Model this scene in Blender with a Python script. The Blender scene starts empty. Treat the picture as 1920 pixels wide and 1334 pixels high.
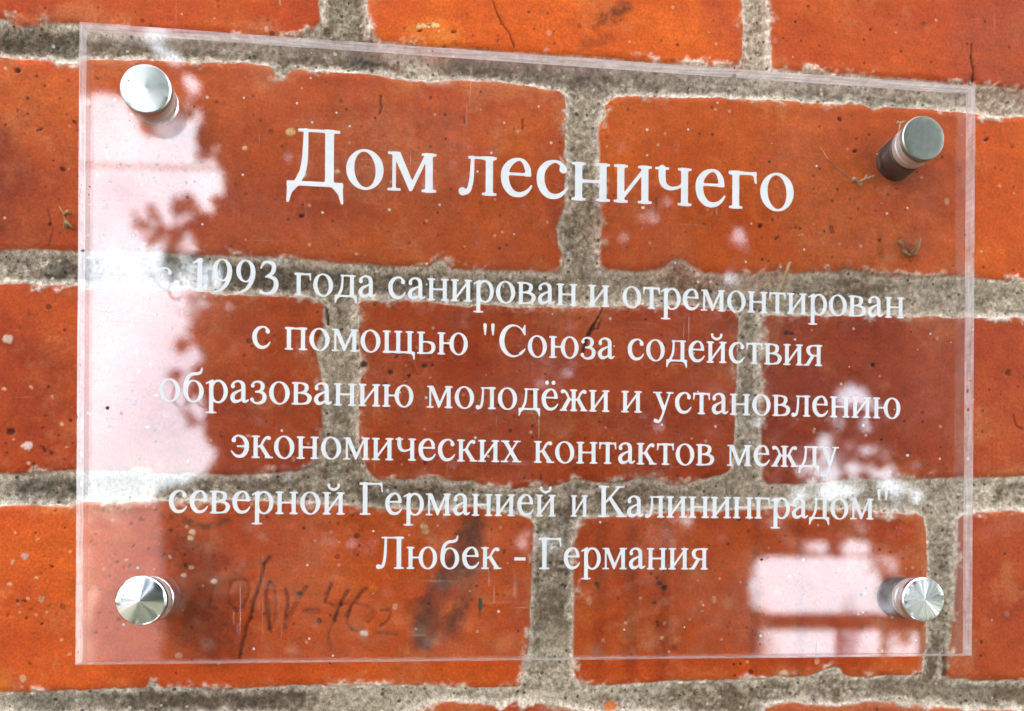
import bpy, bmesh, math, random
import numpy as np
from mathutils import Matrix, Vector

random.seed(7); RNG = np.random.default_rng(11)
S = bpy.context.scene
COL = S.collection
R = math.radians

# ---------------------------------------------------------------- camera, sky, sun, exposure
# metres; the brick faces lie on y = 0, x runs right along the wall, z is up, the origin is behind the middle of the sign
CAM = (-0.03744, -0.25693, -0.05988)
YAW, ROLL = 0.099258, 0.006384
cam = bpy.data.cameras.new('camera'); cam_o = bpy.data.objects.new('camera', cam); COL.objects.link(cam_o)
right = Vector((math.cos(YAW), -math.sin(YAW), 0)); fwd = Vector((math.sin(YAW), math.cos(YAW), 0)); up = right.cross(fwd)
r2 = right * math.cos(ROLL) + up * math.sin(ROLL); u2 = up * math.cos(ROLL) - right * math.sin(ROLL)
M = Matrix((r2, u2, -fwd)).transposed().to_4x4(); M.translation = CAM
cam_o.matrix_world = M
cam.sensor_width = 36; cam.lens = 36 * 1387 / 1920; cam.shift_y = 0.17809
cam.clip_start = .01; cam.clip_end = 500
cam.dof.use_dof = True; cam.dof.focus_distance = .247; cam.dof.aperture_fstop = 7.6
S.camera = cam_o

SUN_EL = 50
world = bpy.data.worlds.new('World'); S.world = world; world.use_nodes = True
wn, wl = world.node_tree.nodes, world.node_tree.links
bg = wn['Background']; bg.inputs['Strength'].default_value = .1
sky = wn.new('ShaderNodeTexSky'); sky.sky_type = 'NISHITA'; sky.sun_disc = False
sky.sun_elevation = R(SUN_EL); sky.sun_rotation = R(8)
tc = wn.new('ShaderNodeTexCoord'); cn = wn.new('ShaderNodeTexNoise'); cn.inputs['Scale'].default_value = 5; cn.inputs['Detail'].default_value = 6
cr = wn.new('ShaderNodeValToRGB'); cr.color_ramp.elements[0].position = .2; cr.color_ramp.elements[0].position = .36; cr.color_ramp.elements[0].color = (.45, .45, .45, 1); cr.color_ramp.elements[1].position = .56
mx = wn.new('ShaderNodeMix'); mx.data_type = 'RGBA'; mx.inputs[7].default_value = (9.1, 9.9, 11.0, 1)
wl.new(tc.outputs['Generated'], cn.inputs['Vector']); wl.new(cn.outputs['Fac'], cr.inputs['Fac']); wl.new(cr.outputs['Color'], mx.inputs[0])
wl.new(sky.outputs[0], mx.inputs[6]); wl.new(mx.outputs[2], bg.inputs['Color'])

sun = bpy.data.lights.new('sun', 'SUN'); sun.energy = 4.0; sun.angle = R(.5); sun.color = (1, .96, .90)
sun_o = bpy.data.objects.new('sun', sun); COL.objects.link(sun_o)
az = R(8)
sun_o.rotation_euler = Vector((-math.sin(az) * math.cos(R(SUN_EL)), -math.cos(az) * math.cos(R(SUN_EL)), -math.sin(R(SUN_EL)))).to_track_quat('-Z', 'Y').to_euler()

S.view_settings.view_transform = 'Standard'; S.view_settings.look = 'None'
S.view_settings.exposure = 3.05; S.view_settings.gamma = 1; S.view_settings.use_curve_mapping = False
S.render.engine = 'CYCLES'
S.cycles.max_bounces = 6; S.cycles.transparent_max_bounces = 14; S.cycles.use_denoising = True
S.cycles.sample_clamp_indirect = 8

# ---------------------------------------------------------------- helpers
def lin(r, g, b):
    f = lambda v: v / 12.92 if v <= .04045 else ((v + .055) / 1.055) ** 2.4
    return np.array([f(r / 255), f(g / 255), f(b / 255)])

def link(name, me, mats=(), parent=None):
    o = bpy.data.objects.new(name, me); COL.objects.link(o)
    for m in mats: me.materials.append(m)
    if parent is not None: o.parent = parent
    return o

def tag(o, label=None, cat=None, kind=None, group=None):
    if label: o['label'] = label
    if cat: o['category'] = cat
    if kind: o['kind'] = kind
    if group: o['group'] = group
    return o

def empty(name, loc=(0, 0, 0)):
    o = bpy.data.objects.new(name, None); o.location = loc; o.empty_display_size = .01; COL.objects.link(o); return o

def arrays_mesh(name, verts, faces, smooth=True, mat_index=None):
    """verts (n,3), faces (m,k) -> mesh, without going through python lists."""
    me = bpy.data.meshes.new(name); verts = np.asarray(verts, np.float32); faces = np.asarray(faces, np.int32)
    m, k = faces.shape
    me.vertices.add(len(verts)); me.vertices.foreach_set('co', verts.ravel())
    me.loops.add(m * k); me.loops.foreach_set('vertex_index', faces.ravel())
    me.polygons.add(m); me.polygons.foreach_set('loop_start', np.arange(m, dtype=np.int32) * k)
    me.polygons.foreach_set('use_smooth', np.full(m, smooth))
    if mat_index is not None: me.polygons.foreach_set('material_index', np.asarray(mat_index, np.int32))
    me.update(calc_edges=True); me.validate(); return me

def bm_mesh(name, bm, smooth=False):
    me = bpy.data.meshes.new(name); bm.normal_update(); bm.to_mesh(me); bm.free()
    if smooth: me.polygons.foreach_set('use_smooth', np.ones(len(me.polygons), bool))
    return me

class Nodes:
    def __init__(self, name):
        self.m = bpy.data.materials.new(name); self.m.use_nodes = True; self.t = self.m.node_tree; self.t.nodes.clear()
        self.out = self.n('ShaderNodeOutputMaterial')
    def n(self, kind, **kw):
        x = self.t.nodes.new(kind)
        for k, v in kw.items(): setattr(x, k, v)
        return x
    def put(self, sock, v):
        if isinstance(v, bpy.types.NodeSocket): self.t.links.new(v, sock)
        elif v is not None: sock.default_value = v
    def noise(self, vec, scale, detail=4, rough=.55, dist=0):
        x = self.n('ShaderNodeTexNoise'); self.put(x.inputs['Vector'], vec); x.inputs['Scale'].default_value = scale
        x.inputs['Detail'].default_value = detail; x.inputs['Roughness'].default_value = rough; x.inputs['Distortion'].default_value = dist
        return x.outputs['Fac']
    def vor(self, vec, scale, rnd=1):
        x = self.n('ShaderNodeTexVoronoi'); self.put(x.inputs['Vector'], vec); x.inputs['Scale'].default_value = scale; x.inputs['Randomness'].default_value = rnd
        return x.outputs['Distance'], x.outputs['Color']
    def rng(self, v, a, b, c=0., d=1., smooth=False):
        x = self.n('ShaderNodeMapRange'); x.clamp = True
        if smooth: x.interpolation_type = 'SMOOTHSTEP'
        self.put(x.inputs[0], v)
        for i, q in enumerate((a, b, c, d)): self.put(x.inputs[i + 1], q)
        return x.outputs[0]
    def math(self, op, a, b=None, c=None):
        x = self.n('ShaderNodeMath', operation=op); self.put(x.inputs[0], a)
        if b is not None: self.put(x.inputs[1], b)
        if c is not None: self.put(x.inputs[2], c)
        return x.outputs[0]
    def mix(self, f, a, b, blend='MIX'):
        x = self.n('ShaderNodeMix', data_type='RGBA', blend_type=blend); self.put(x.inputs[0], f)
        self.put(x.inputs[6], (*a, 1) if isinstance(a, (tuple, np.ndarray)) else a); self.put(x.inputs[7], (*b, 1) if isinstance(b, (tuple, np.ndarray)) else b)
        return x.outputs[2]
    def scale(self, col, v):
        x = self.n('ShaderNodeVectorMath', operation='SCALE'); self.put(x.inputs[0], col); self.put(x.inputs['Scale'], v); return x.outputs[0]
    def obj(self):
        return self.n('ShaderNodeTexCoord').outputs['Object']
    def stretch(self, vec, sx, sy, sz, rot=(0, 0, 0)):
        x = self.n('ShaderNodeMapping'); self.put(x.inputs[0], vec); x.inputs['Scale'].default_value = (sx, sy, sz); x.inputs['Rotation'].default_value = rot; return x.outputs[0]
    def sep(self, v):
        x = self.n('ShaderNodeSeparateColor'); self.put(x.inputs[0], v); return x.outputs
    def attr(self, name):
        return self.n('ShaderNodeAttribute', attribute_name=name).outputs
    def bump(self, h, strength, dist):
        x = self.n('ShaderNodeBump'); self.put(x.inputs['Height'], h); x.inputs['Strength'].default_value = strength; x.inputs['Distance'].default_value = dist; return x.outputs[0]
    def bsdf(self, **kw):
        x = self.n('ShaderNodeBsdfPrincipled')
        for k, v in kw.items():
            k = k.replace('_', ' ')
            self.put(x.inputs[k], (*v, 1) if isinstance(v, (tuple, np.ndarray)) and len(v) == 3 and k == 'Base Color' else v)
        return x
    def mixs(self, f, a, b):
        x = self.n('ShaderNodeMixShader'); self.put(x.inputs[0], f); self.put(x.inputs[1], a); self.put(x.inputs[2], b); return x.outputs[0]
    def done(self, sh):
        self.put(self.out.inputs['Surface'], sh); return self.m

def simple(name, col, rough=.6, metallic=0., var=.25, scale=40):
    N = Nodes(name); v = N.noise(N.obj(), scale, 5)
    c = N.scale(N.mix(0., tuple(col), tuple(col)), N.rng(v, .25, .75, 1 - var, 1 + var))
    return N.done(N.bsdf(Base_Color=c, Roughness=rough, Metallic=metallic).outputs[0])

# ---------------------------------------------------------------- the brick wall
# brick outlines and marks below are in millimetres on the wall face (x, z)
BRICKS = [
    {'colour': (190, 70, 26), 'outline': [[-205.5,159.3],[-79.0,171.6],[-79.2,122.7],[-78.4,116.6],[-80.7,113.5],[-84.2,110.3],[-88.3,109.1],[-104.9,108.8],[-130.8,108.0],[-154.4,107.1],[-156.9,109.0],[-164.4,108.4],[-169.7,108.6],[-170.0,107.5],[-174.3,106.8],[-176.8,108.7],[-180.9,108.6],[-205.2,108.3]]},
    {'colour': (210, 80, 22), 'outline': [[-63.6,173.2],[-62.7,124.0],[-61.4,114.0],[-57.8,110.4],[-33.4,110.0],[-5.4,110.0],[32.7,110.2],[48.3,110.0],[67.0,110.4],[69.2,112.0],[70.6,115.2],[70.2,172.8]]},
    {'colour': (192, 70, 27), 'outline': [[80.0,172.7],[80.5,135.2],[80.8,121.7],[81.8,110.8],[102.3,111.0],[116.6,110.7],[133.2,110.8],[157.4,110.1],[159.1,112.0],[160.6,110.1],[179.9,109.8],[214.8,107.3],[214.4,174.0]]},
    {'colour': (196, 76, 32), 'outline': [[-252.3,93.9],[-180.8,96.2],[-175.1,96.0],[-164.3,96.2],[-156.8,96.0],[-156.0,97.6],[-147.6,98.1],[-130.7,98.7],[-113.6,99.4],[-96.2,99.5],[-93.7,98.4],[-93.0,95.2],[-90.8,95.4],[-88.2,98.6],[-85.6,99.2],[-71.4,98.7],[-60.6,99.1],[-55.2,98.4],[-48.8,97.5],[-42.4,97.6],[-33.3,98.8],[-18.5,99.2],[-5.4,98.6],[3.7,97.9],[5.6,96.3],[6.0,91.9],[6.5,73.1],[6.0,56.2],[4.4,52.4],[3.3,48.6],[4.0,43.4],[5.8,40.3],[6.2,36.4],[4.5,33.3],[-5.0,33.8],[-18.4,33.1],[-29.2,33.4],[-33.2,33.4],[-35.1,35.0],[-37.1,36.7],[-39.3,34.8],[-41.7,33.4],[-51.5,33.4],[-62.0,33.8],[-71.0,34.0],[-88.7,34.3],[-101.3,34.5],[-120.0,34.2],[-132.4,34.5],[-153.6,34.1],[-156.6,33.6],[-168.6,33.9],[-180.4,32.9],[-251.9,30.0]]},
    {'colour': (204, 80, 24), 'outline': [[25.5,96.9],[32.8,97.9],[48.4,98.0],[62.6,98.9],[72.1,99.0],[84.1,99.4],[98.7,99.4],[117.7,99.8],[120.8,98.2],[124.6,99.3],[139.6,99.8],[154.7,99.6],[160.7,99.4],[167.1,98.6],[173.9,98.6],[180.0,99.2],[280.5,101.2],[281.0,38.0],[180.4,37.9],[174.3,37.2],[162.8,37.8],[154.3,38.2],[136.2,37.8],[121.2,37.8],[111.5,39.2],[99.1,37.7],[88.8,36.6],[84.9,38.0],[79.5,36.1],[56.7,35.5],[52.3,37.6],[48.8,40.5],[45.2,39.4],[42.0,36.8],[39.0,35.7],[29.4,35.3],[21.6,35.5],[19.1,37.3],[19.1,45.6],[19.6,55.0],[18.7,73.8],[17.9,83.2],[18.2,86.2],[20.0,89.9],[20.5,93.2],[22.2,95.4]]},
    {'colour': (188, 68, 26), 'outline': [[-206.3,21.0],[-180.4,22.1],[-168.5,22.6],[-156.6,22.2],[-154.7,21.4],[-138.4,22.2],[-120.0,22.4],[-110.6,21.5],[-100.9,21.5],[-88.6,21.6],[-82.3,21.9],[-78.7,21.5],[-76.9,19.4],[-75.8,16.9],[-76.4,12.3],[-78.4,6.6],[-79.0,3.0],[-78.0,-2.8],[-77.1,-9.3],[-77.4,-15.8],[-77.0,-22.4],[-77.5,-28.9],[-79.1,-34.4],[-81.2,-36.4],[-84.6,-37.7],[-91.8,-38.6],[-100.9,-39.2],[-113.4,-39.2],[-125.8,-39.1],[-140.1,-38.6],[-153.2,-38.2],[-156.2,-38.3],[-168.2,-39.0],[-180.0,-39.9],[-205.9,-40.6]]},
    {'colour': (186, 66, 24), 'outline': [[-65.3,19.8],[-63.7,21.0],[-51.4,21.8],[-42.0,21.4],[-31.7,20.9],[-27.2,20.1],[-22.4,21.4],[-11.6,20.9],[8.7,21.7],[22.5,22.6],[48.9,24.1],[58.7,23.4],[67.6,22.3],[70.0,20.5],[69.9,15.3],[69.5,8.4],[69.6,1.5],[69.2,-5.4],[68.2,-12.4],[68.7,-19.3],[68.4,-28.9],[67.6,-33.5],[66.2,-35.4],[63.5,-36.8],[57.7,-38.0],[53.2,-39.2],[49.3,-40.4],[46.6,-40.5],[43.8,-40.0],[39.5,-38.3],[33.3,-38.0],[29.8,-39.4],[26.4,-39.8],[19.4,-39.9],[16.0,-39.4],[12.6,-39.1],[6.9,-40.5],[2.3,-41.8],[-11.2,-42.8],[-19.4,-42.3],[-22.0,-41.4],[-25.9,-39.8],[-31.3,-40.6],[-35.0,-40.1],[-37.9,-39.4],[-44.5,-39.5],[-54.3,-40.6],[-58.3,-40.4],[-60.4,-38.8],[-62.6,-35.6],[-64.1,-32.1],[-64.8,-28.7],[-64.9,-20.3],[-65.1,-12.3],[-64.3,-6.2],[-63.9,-2.4],[-64.3,4.2],[-65.1,10.7]]},
    {'colour': (172, 62, 32), 'outline': [[78.4,20.8],[84.6,21.4],[99.2,21.9],[121.3,22.8],[143.8,23.2],[155.2,23.2],[180.5,24.1],[215.4,26.4],[215.8,-33.4],[180.9,-35.5],[170.1,-36.4],[161.6,-36.2],[151.8,-36.7],[136.7,-37.5],[129.2,-37.0],[126.1,-38.4],[121.7,-37.5],[113.5,-38.0],[103.3,-38.8],[92.3,-39.7],[81.0,-39.6],[79.2,-37.9],[78.7,-19.1],[78.8,-5.2],[78.5,8.7]]},
    {'colour': (206, 76, 26), 'outline': [[-262.2,-51.9],[-179.9,-50.5],[-171.0,-50.4],[-156.8,-50.3],[-155.0,-49.0],[-131.8,-48.4],[-119.5,-47.7],[-100.8,-48.0],[-88.2,-48.4],[-70.4,-49.0],[-60.8,-49.6],[-52.2,-50.2],[-37.8,-50.7],[-30.5,-49.7],[-24.6,-49.2],[-17.5,-50.8],[-9.1,-51.9],[-5.7,-53.0],[-4.2,-55.4],[-4.4,-60.0],[-4.7,-65.8],[-5.2,-78.0],[-5.3,-88.0],[-5.6,-98.1],[-6.5,-103.3],[-7.6,-108.2],[-8.9,-111.7],[-11.5,-112.2],[-17.5,-112.3],[-30.1,-111.8],[-44.0,-111.2],[-59.3,-110.8],[-70.0,-111.0],[-87.8,-110.4],[-98.3,-111.2],[-106.7,-111.4],[-119.2,-110.9],[-128.6,-111.0],[-130.5,-109.3],[-132.8,-108.9],[-134.5,-110.7],[-149.7,-110.8],[-161.7,-111.6],[-179.6,-111.3],[-261.8,-110.4]]},
    {'colour': (194, 70, 24), 'outline': [[13.2,-53.2],[19.5,-52.2],[29.9,-51.9],[49.4,-50.0],[60.0,-49.7],[77.9,-49.3],[83.1,-48.3],[89.3,-48.0],[99.7,-49.1],[118.1,-49.1],[129.3,-50.2],[138.3,-49.7],[141.2,-51.2],[142.5,-56.7],[142.8,-70.9],[142.7,-86.7],[142.8,-99.3],[141.6,-103.5],[141.2,-107.4],[139.7,-109.6],[132.6,-109.7],[122.2,-109.7],[114.0,-110.4],[110.7,-109.2],[109.0,-106.8],[105.8,-106.4],[102.7,-107.4],[100.5,-108.7],[96.4,-110.0],[84.1,-109.5],[76.9,-110.5],[64.0,-110.9],[49.8,-110.8],[33.8,-111.3],[17.8,-111.9],[14.0,-111.0],[11.1,-109.5],[9.9,-105.0],[10.0,-91.5],[10.0,-78.0],[10.1,-64.4],[10.6,-56.4]]},
    {'colour': (182, 70, 34), 'outline': [[154.9,-51.7],[157.2,-50.5],[161.7,-49.5],[171.1,-48.6],[181.0,-48.5],[272.3,-46.9],[272.8,-111.0],[181.4,-111.9],[170.6,-111.9],[163.8,-112.2],[157.6,-111.2],[152.6,-111.5],[150.4,-110.1],[150.6,-103.6],[152.2,-97.6],[154.4,-76.9],[154.8,-61.0]]},
    {'colour': (186, 72, 36), 'outline': [[-64.2,-135.2],[-59.2,-124.4],[-50.2,-121.8],[-44.7,-119.5],[-40.7,-117.7],[-34.1,-116.7],[-28.2,-117.5],[-24.1,-117.8],[-18.0,-118.8],[-15.6,-120.7],[-14.1,-119.6],[-12.8,-118.2],[-10.7,-117.1],[-6.8,-117.1],[-2.1,-117.8],[1.3,-118.6],[7.4,-119.8],[15.0,-121.2],[34.2,-122.3],[59.7,-123.7],[71.2,-126.8],[71.6,-182.5],[-63.9,-177.2]]},
    {'colour': (186, 74, 44), 'outline': [[79.6,-127.0],[80.8,-121.2],[83.4,-120.3],[87.6,-119.6],[92.8,-119.1],[100.1,-120.2],[107.9,-120.9],[114.9,-120.2],[122.3,-119.1],[133.5,-119.3],[144.8,-121.3],[155.8,-122.6],[181.5,-123.3],[216.4,-123.4],[216.9,-188.2],[80.0,-182.8]]},
    {'colour': (176, 66, 30), 'outline': [[-205.4,-119.9],[-179.5,-119.7],[-146.3,-120.1],[-94.8,-121.0],[-75.3,-124.0],[-75.0,-176.7],[-205.1,-171.6]]}]
MARKS = [
    {'colour': (133, 47, 19), 'points': [[-106.9, -76.0, 0.27],[-107.5, -79.7, 0.27],[-107.2, -82.7, 0.27],[-105.0, -85.3, 0.27],[-102.9, -83.9, 0.27],[-101.3, -80.5, 0.27],[-100.7, -77.1, 0.27],[-101.3, -74.9, 0.27],[-103.7, -74.3, 0.27],[-105.8, -75.1, 0.27]], 'soft': 0.6, 'amount': 0.7280000000000001, 'depth': -0.7, 'rag': 0.34, 'mottle': 0.9, 'grain': 1.6},
    {'colour': (76, 13, 7), 'points': [[-94.2, -67.0, 0.38],[-95.1, -68.5, 0.38],[-95.9, -69.6, 0.38],[-97.5, -76.7, 0.38],[-98.9, -80.5, 0.38],[-100.3, -87.2, 0.38]], 'soft': 0.6, 'amount': 1, 'depth': -0.7, 'rag': 0.34, 'mottle': 0.9, 'grain': 1.6},
    {'colour': (90, 19, 9), 'points': [[-100.5, -87.6, 0.38],[-101.4, -89.8, 0.38],[-101.9, -92.1, 0.38],[-103.3, -98.1, 0.38],[-103.6, -100.7, 0.38]], 'soft': 0.6, 'amount': 0.9520000000000001, 'depth': -0.7, 'rag': 0.34, 'mottle': 0.9, 'grain': 1.6},
    {'colour': (123, 41, 22), 'points': [[-94.2, -75.8, 0.46],[-95.3, -79.0, 0.46],[-94.8, -82.8, 0.46],[-94.2, -87.6, 0.46],[-94.1, -91.4, 0.46]], 'soft': 0.6, 'amount': 0.8960000000000001, 'depth': -0.7, 'rag': 0.34, 'mottle': 0.9, 'grain': 1.6},
    {'colour': (142, 51, 28), 'points': [[-94.2, -75.8, 0.31],[-92.5, -76.9, 0.31],[-91.9, -81.6, 0.31],[-92.3, -87.6, 0.31],[-93.4, -91.8, 0.31]], 'soft': 0.6, 'amount': 0.672, 'depth': -0.7, 'rag': 0.34, 'mottle': 0.9, 'grain': 1.6},
    {'colour': (114, 32, 11), 'points': [[-88.9, -77.9, 0.42],[-88.0, -80.9, 0.42],[-88.1, -83.9, 0.42],[-88.8, -87.7, 0.42],[-89.1, -91.0, 0.42]], 'soft': 0.6, 'amount': 0.8400000000000001, 'depth': -0.7, 'rag': 0.34, 'mottle': 0.9, 'grain': 1.6},
    {'colour': (142, 49, 13), 'points': [[-82.0, -77.1, 0.54],[-83.9, -80.5, 0.54],[-85.3, -82.8, 0.54],[-86.8, -85.8, 0.54],[-88.2, -88.0, 0.54]], 'soft': 0.6, 'amount': 0.784, 'depth': -0.7, 'rag': 0.34, 'mottle': 0.9, 'grain': 1.6},
    {'colour': (123, 43, 20), 'points': [[-82.9, -85.0, 0.21],[-80.9, -84.7, 0.21],[-77.8, -84.9, 0.21]], 'soft': 0.6, 'amount': 0.784, 'depth': -0.7, 'rag': 0.34, 'mottle': 0.9, 'grain': 1.6},
    {'colour': (142, 57, 34), 'points': [[-82.4, -85.8, 0.17],[-77.9, -86.0, 0.17]], 'soft': 0.6, 'amount': 0.672, 'depth': -0.7, 'rag': 0.34, 'mottle': 0.9, 'grain': 1.6},
    {'colour': (104, 24, 7), 'points': [[-73.7, -76.0, 0.36],[-74.8, -79.0, 0.36],[-75.6, -81.9, 0.36]], 'soft': 0.6, 'amount': 0.9520000000000001, 'depth': -0.7, 'rag': 0.34, 'mottle': 0.9, 'grain': 1.6},
    {'colour': (142, 57, 28), 'points': [[-75.6, -82.2, 0.25],[-72.4, -83.6, 0.25],[-68.3, -82.9, 0.25]], 'soft': 0.6, 'amount': 0.7280000000000001, 'depth': -0.7, 'rag': 0.34, 'mottle': 0.9, 'grain': 1.6},
    {'colour': (104, 24, 7), 'points': [[-68.1, -78.5, 0.42],[-70.5, -82.8, 0.42],[-72.5, -88.1, 0.42]], 'soft': 0.6, 'amount': 0.9520000000000001, 'depth': -0.7, 'rag': 0.34, 'mottle': 0.9, 'grain': 1.6},
    {'colour': (142, 53, 13), 'points': [[-72.5, -88.1, 0.38],[-74.2, -92.3, 0.38],[-74.5, -95.7, 0.38],[-73.4, -98.7, 0.38]], 'soft': 0.6, 'amount': 0.672, 'depth': -0.7, 'rag': 0.34, 'mottle': 0.9, 'grain': 1.6},
    {'colour': (114, 28, 9), 'points': [[-62.0, -77.5, 0.36],[-64.6, -80.6, 0.36],[-66.6, -83.2, 0.36],[-68.1, -86.6, 0.36]], 'soft': 0.6, 'amount': 0.8960000000000001, 'depth': -0.7, 'rag': 0.34, 'mottle': 0.9, 'grain': 1.6},
    {'colour': (133, 43, 15), 'points': [[-68.1, -86.6, 0.29],[-68.2, -89.6, 0.29],[-66.4, -91.9, 0.29],[-64.1, -92.3, 0.29],[-63.0, -90.8, 0.29]], 'soft': 0.6, 'amount': 0.784, 'depth': -0.7, 'rag': 0.34, 'mottle': 0.9, 'grain': 1.6},
    {'colour': (142, 55, 24), 'points': [[-65.3, -82.8, 0.23],[-61.6, -83.4, 0.23],[-59.3, -85.5, 0.23],[-59.6, -87.8, 0.23],[-61.1, -89.3, 0.23]], 'soft': 0.6, 'amount': 0.672, 'depth': -0.7, 'rag': 0.34, 'mottle': 0.9, 'grain': 1.6},
    {'colour': (114, 38, 17), 'points': [[-113.8, -73.0, 0.42],[-112.0, -75.2, 0.42],[-112.7, -79.4, 0.42],[-114.4, -83.8, 0.42],[-111.6, -84.2, 0.42]], 'soft': 0.6, 'amount': 0.56, 'depth': -0.7, 'rag': 0.34, 'mottle': 0.9, 'grain': 1.6},
    {'colour': (133, 43, 17), 'points': [[-57.0, -85.1, 0.27],[-54.0, -84.8, 0.27],[-53.4, -86.3, 0.27],[-54.8, -89.0, 0.27],[-57.0, -90.3, 0.27]], 'soft': 0.6, 'amount': 0.7280000000000001, 'depth': -0.7, 'rag': 0.34, 'mottle': 0.9, 'grain': 1.6},
    {'colour': (133, 66, 47), 'points': [[-57.9, -92.8, 0.23],[-54.7, -93.0, 0.23],[-51.9, -93.6, 0.23]], 'soft': 0.6, 'amount': 0.672, 'depth': -0.7, 'rag': 0.34, 'mottle': 0.9, 'grain': 1.6},
    {'colour': (92, 50, 42), 'points': [[-25.2, -55.2, 2.85],[-28.5, -62.6, 2.85],[-32.8, -71.3, 2.85],[-37.7, -79.2, 2.85],[-41.6, -87.8, 2.85],[-42.5, -95.1, 2.85]], 'soft': 3.4, 'amount': 0.9, 'mottle': 0.9, 'grain': 4.0, 'rag': 1.5},
    {'colour': (92, 48, 36), 'points': [[-24.6, -57.9, 2.09],[-25.8, -68.6, 2.09],[-27.8, -77.9, 2.09],[-29.7, -84.6, 2.09],[-32.3, -89.2, 2.09]], 'soft': 2.8, 'amount': 0.75, 'mottle': 2.2, 'grain': 3.0, 'rag': 1.6},
    {'colour': (104, 46, 24), 'points': [[-44.2, -84.5, 2.66],[-40.2, -91.1, 2.66],[-33.6, -91.2, 2.66]], 'soft': 4, 'amount': 0.5, 'mottle': 2.0, 'grain': 4.0, 'rag': 1.5},
    {'colour': (30, 80, 52), 'points': [[-22.9, -81.4, 0.57],[-22.8, -84.6, 0.57]], 'soft': 0.25, 'rag': 0.3},
    {'colour': (70, 56, 40), 'points': [[-22.9, -85.4, 0.38],[-23.0, -87.2, 0.38]], 'soft': 0.4, 'amount': 0.5},
    {'colour': (120, 44, 20), 'points': [[-122.0, -66.1, 4.94],[-112.5, -75.0, 7.6],[-115.8, -89.3, 8.74],[-108.9, -96.5, 5.7]], 'soft': 7, 'amount': 0.6, 'mottle': 2.4, 'grain': 6.0, 'rag': 2.5},
    {'colour': (100, 50, 30), 'points': [[-129.8, -52.8, 0.76],[-122.9, -54.5, 0.95],[-114.3, -57.1, 0.57],[-107.4, -54.4, 0.57]], 'soft': 1.2, 'amount': 0.7, 'mottle': 2.2, 'grain': 2.0, 'rag': 1.0},
    {'colour': (110, 36, 18), 'points': [[-185.6, 70.9, 4.18],[-180.6, 57.2, 5.7],[-182.1, 39.8, 3.8]], 'soft': 8, 'amount': 0.65, 'mottle': 2.0, 'grain': 8.0, 'rag': 3},
    {'colour': (100, 30, 20), 'points': [[-190.6, 91.4, 5.7],[-169.1, 63.1, 5.7],[-167.3, 45.7, 7.6]], 'soft': 22, 'amount': 0.42, 'mottle': 1.4, 'grain': 10.0, 'rag': 3},
    {'colour': (128, 38, 14), 'points': [[-180.2, 3.3, 2.85],[-170.3, -6.9, 7.6],[-166.9, -27.8, 5.7]], 'soft': 14, 'amount': 0.5, 'mottle': 1.6, 'grain': 8.0, 'rag': 3},
    {'colour': (96, 40, 20), 'points': [[-165.7, 46.7, 0.19],[-164.0, 40.6, 0.19],[-165.6, 35.3, 0.19]], 'soft': 0.4, 'amount': 0.7},
    {'colour': (160, 74, 50), 'points': [[175.4, 136.6, 7.6],[164.8, 123.9, 11.4],[175.5, 114.7, 7.6]], 'soft': 14, 'amount': 0.55, 'mottle': 1.5, 'grain': 8.0, 'rag': 3},
    {'colour': (186, 78, 24), 'points': [[92.0, 132.2, 11.4],[122.7, 126.8, 9.5]], 'soft': 16, 'amount': 0.35, 'mottle': 1.5, 'grain': 8.0, 'rag': 3},
    {'colour': (214, 88, 16), 'points': [[169.3, 82.4, 5.7],[173.8, 58.8, 5.7]], 'soft': 9, 'amount': 0.7, 'mottle': 1.0, 'grain': 8.0, 'rag': 3},
    {'colour': (212, 86, 18), 'points': [[29.2, 49.9, 3.8],[52.7, 45.2, 5.7],[78.4, 44.5, 3.8],[48.6, 69.8, 7.6]], 'soft': 16, 'amount': 0.55, 'mottle': 1.0, 'grain': 8.0, 'rag': 3},
    {'colour': (214, 86, 20), 'points': [[-49.8, 115.8, 5.7],[-24.2, 117.7, 7.6],[13.4, 118.6, 5.7]], 'soft': 14, 'amount': 0.5, 'mottle': 1.2, 'grain': 8.0, 'rag': 3},
    {'colour': (168, 64, 40), 'points': [[62.0, 122.2, 1.9],[69.0, 115.1, 2.66],[60.0, 131.7, 1.52]], 'soft': 8, 'amount': 0.6, 'mottle': 1.5, 'grain': 6.0, 'rag': 2},
    {'colour': (232, 128, 44), 'points': [[-46.2, 113.9, 2.66],[-37.0, 113.8, 3.04],[-33.4, 113.3, 1.9]], 'soft': 5, 'amount': 0.75, 'mottle': 2.4, 'grain': 3.0, 'rag': 2},
    {'colour': (104, 50, 18), 'points': [[17.2, 121.9, 0.95],[22.6, 125.0, 1.71],[27.2, 128.7, 1.33]], 'soft': 3, 'amount': 0.85, 'mottle': 2.2, 'grain': 1.8, 'rag': 1.4},
    {'colour': (130, 54, 22), 'points': [[12.5, 113.9, 0.95],[21.1, 117.0, 1.14]], 'soft': 3, 'amount': 0.55, 'mottle': 2.2, 'grain': 1.8, 'rag': 1.4},
    {'colour': (214, 104, 48), 'points': [[-176.8, 108.4, 1.14],[-173.5, 109.0, 1.52],[-170.4, 108.5, 0.95]], 'soft': 1.5, 'amount': 0.8, 'mottle': 1.5, 'grain': 2.0, 'rag': 1.0},
    {'colour': (222, 84, 24), 'points': [[-174.6, 94.9, 0.95],[-169.3, 95.3, 1.14],[-165.2, 94.5, 0.76]], 'soft': 1.5, 'amount': 0.85, 'mottle': 1.5, 'grain': 2.0, 'rag': 1.0},
    {'colour': (220, 110, 16), 'points': [[-180.4, -105.0, 2.28],[-178.9, -109.0, 1.9]], 'soft': 1.5, 'amount': 0.8, 'mottle': 1.5, 'grain': 2.0, 'rag': 1.0},
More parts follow.
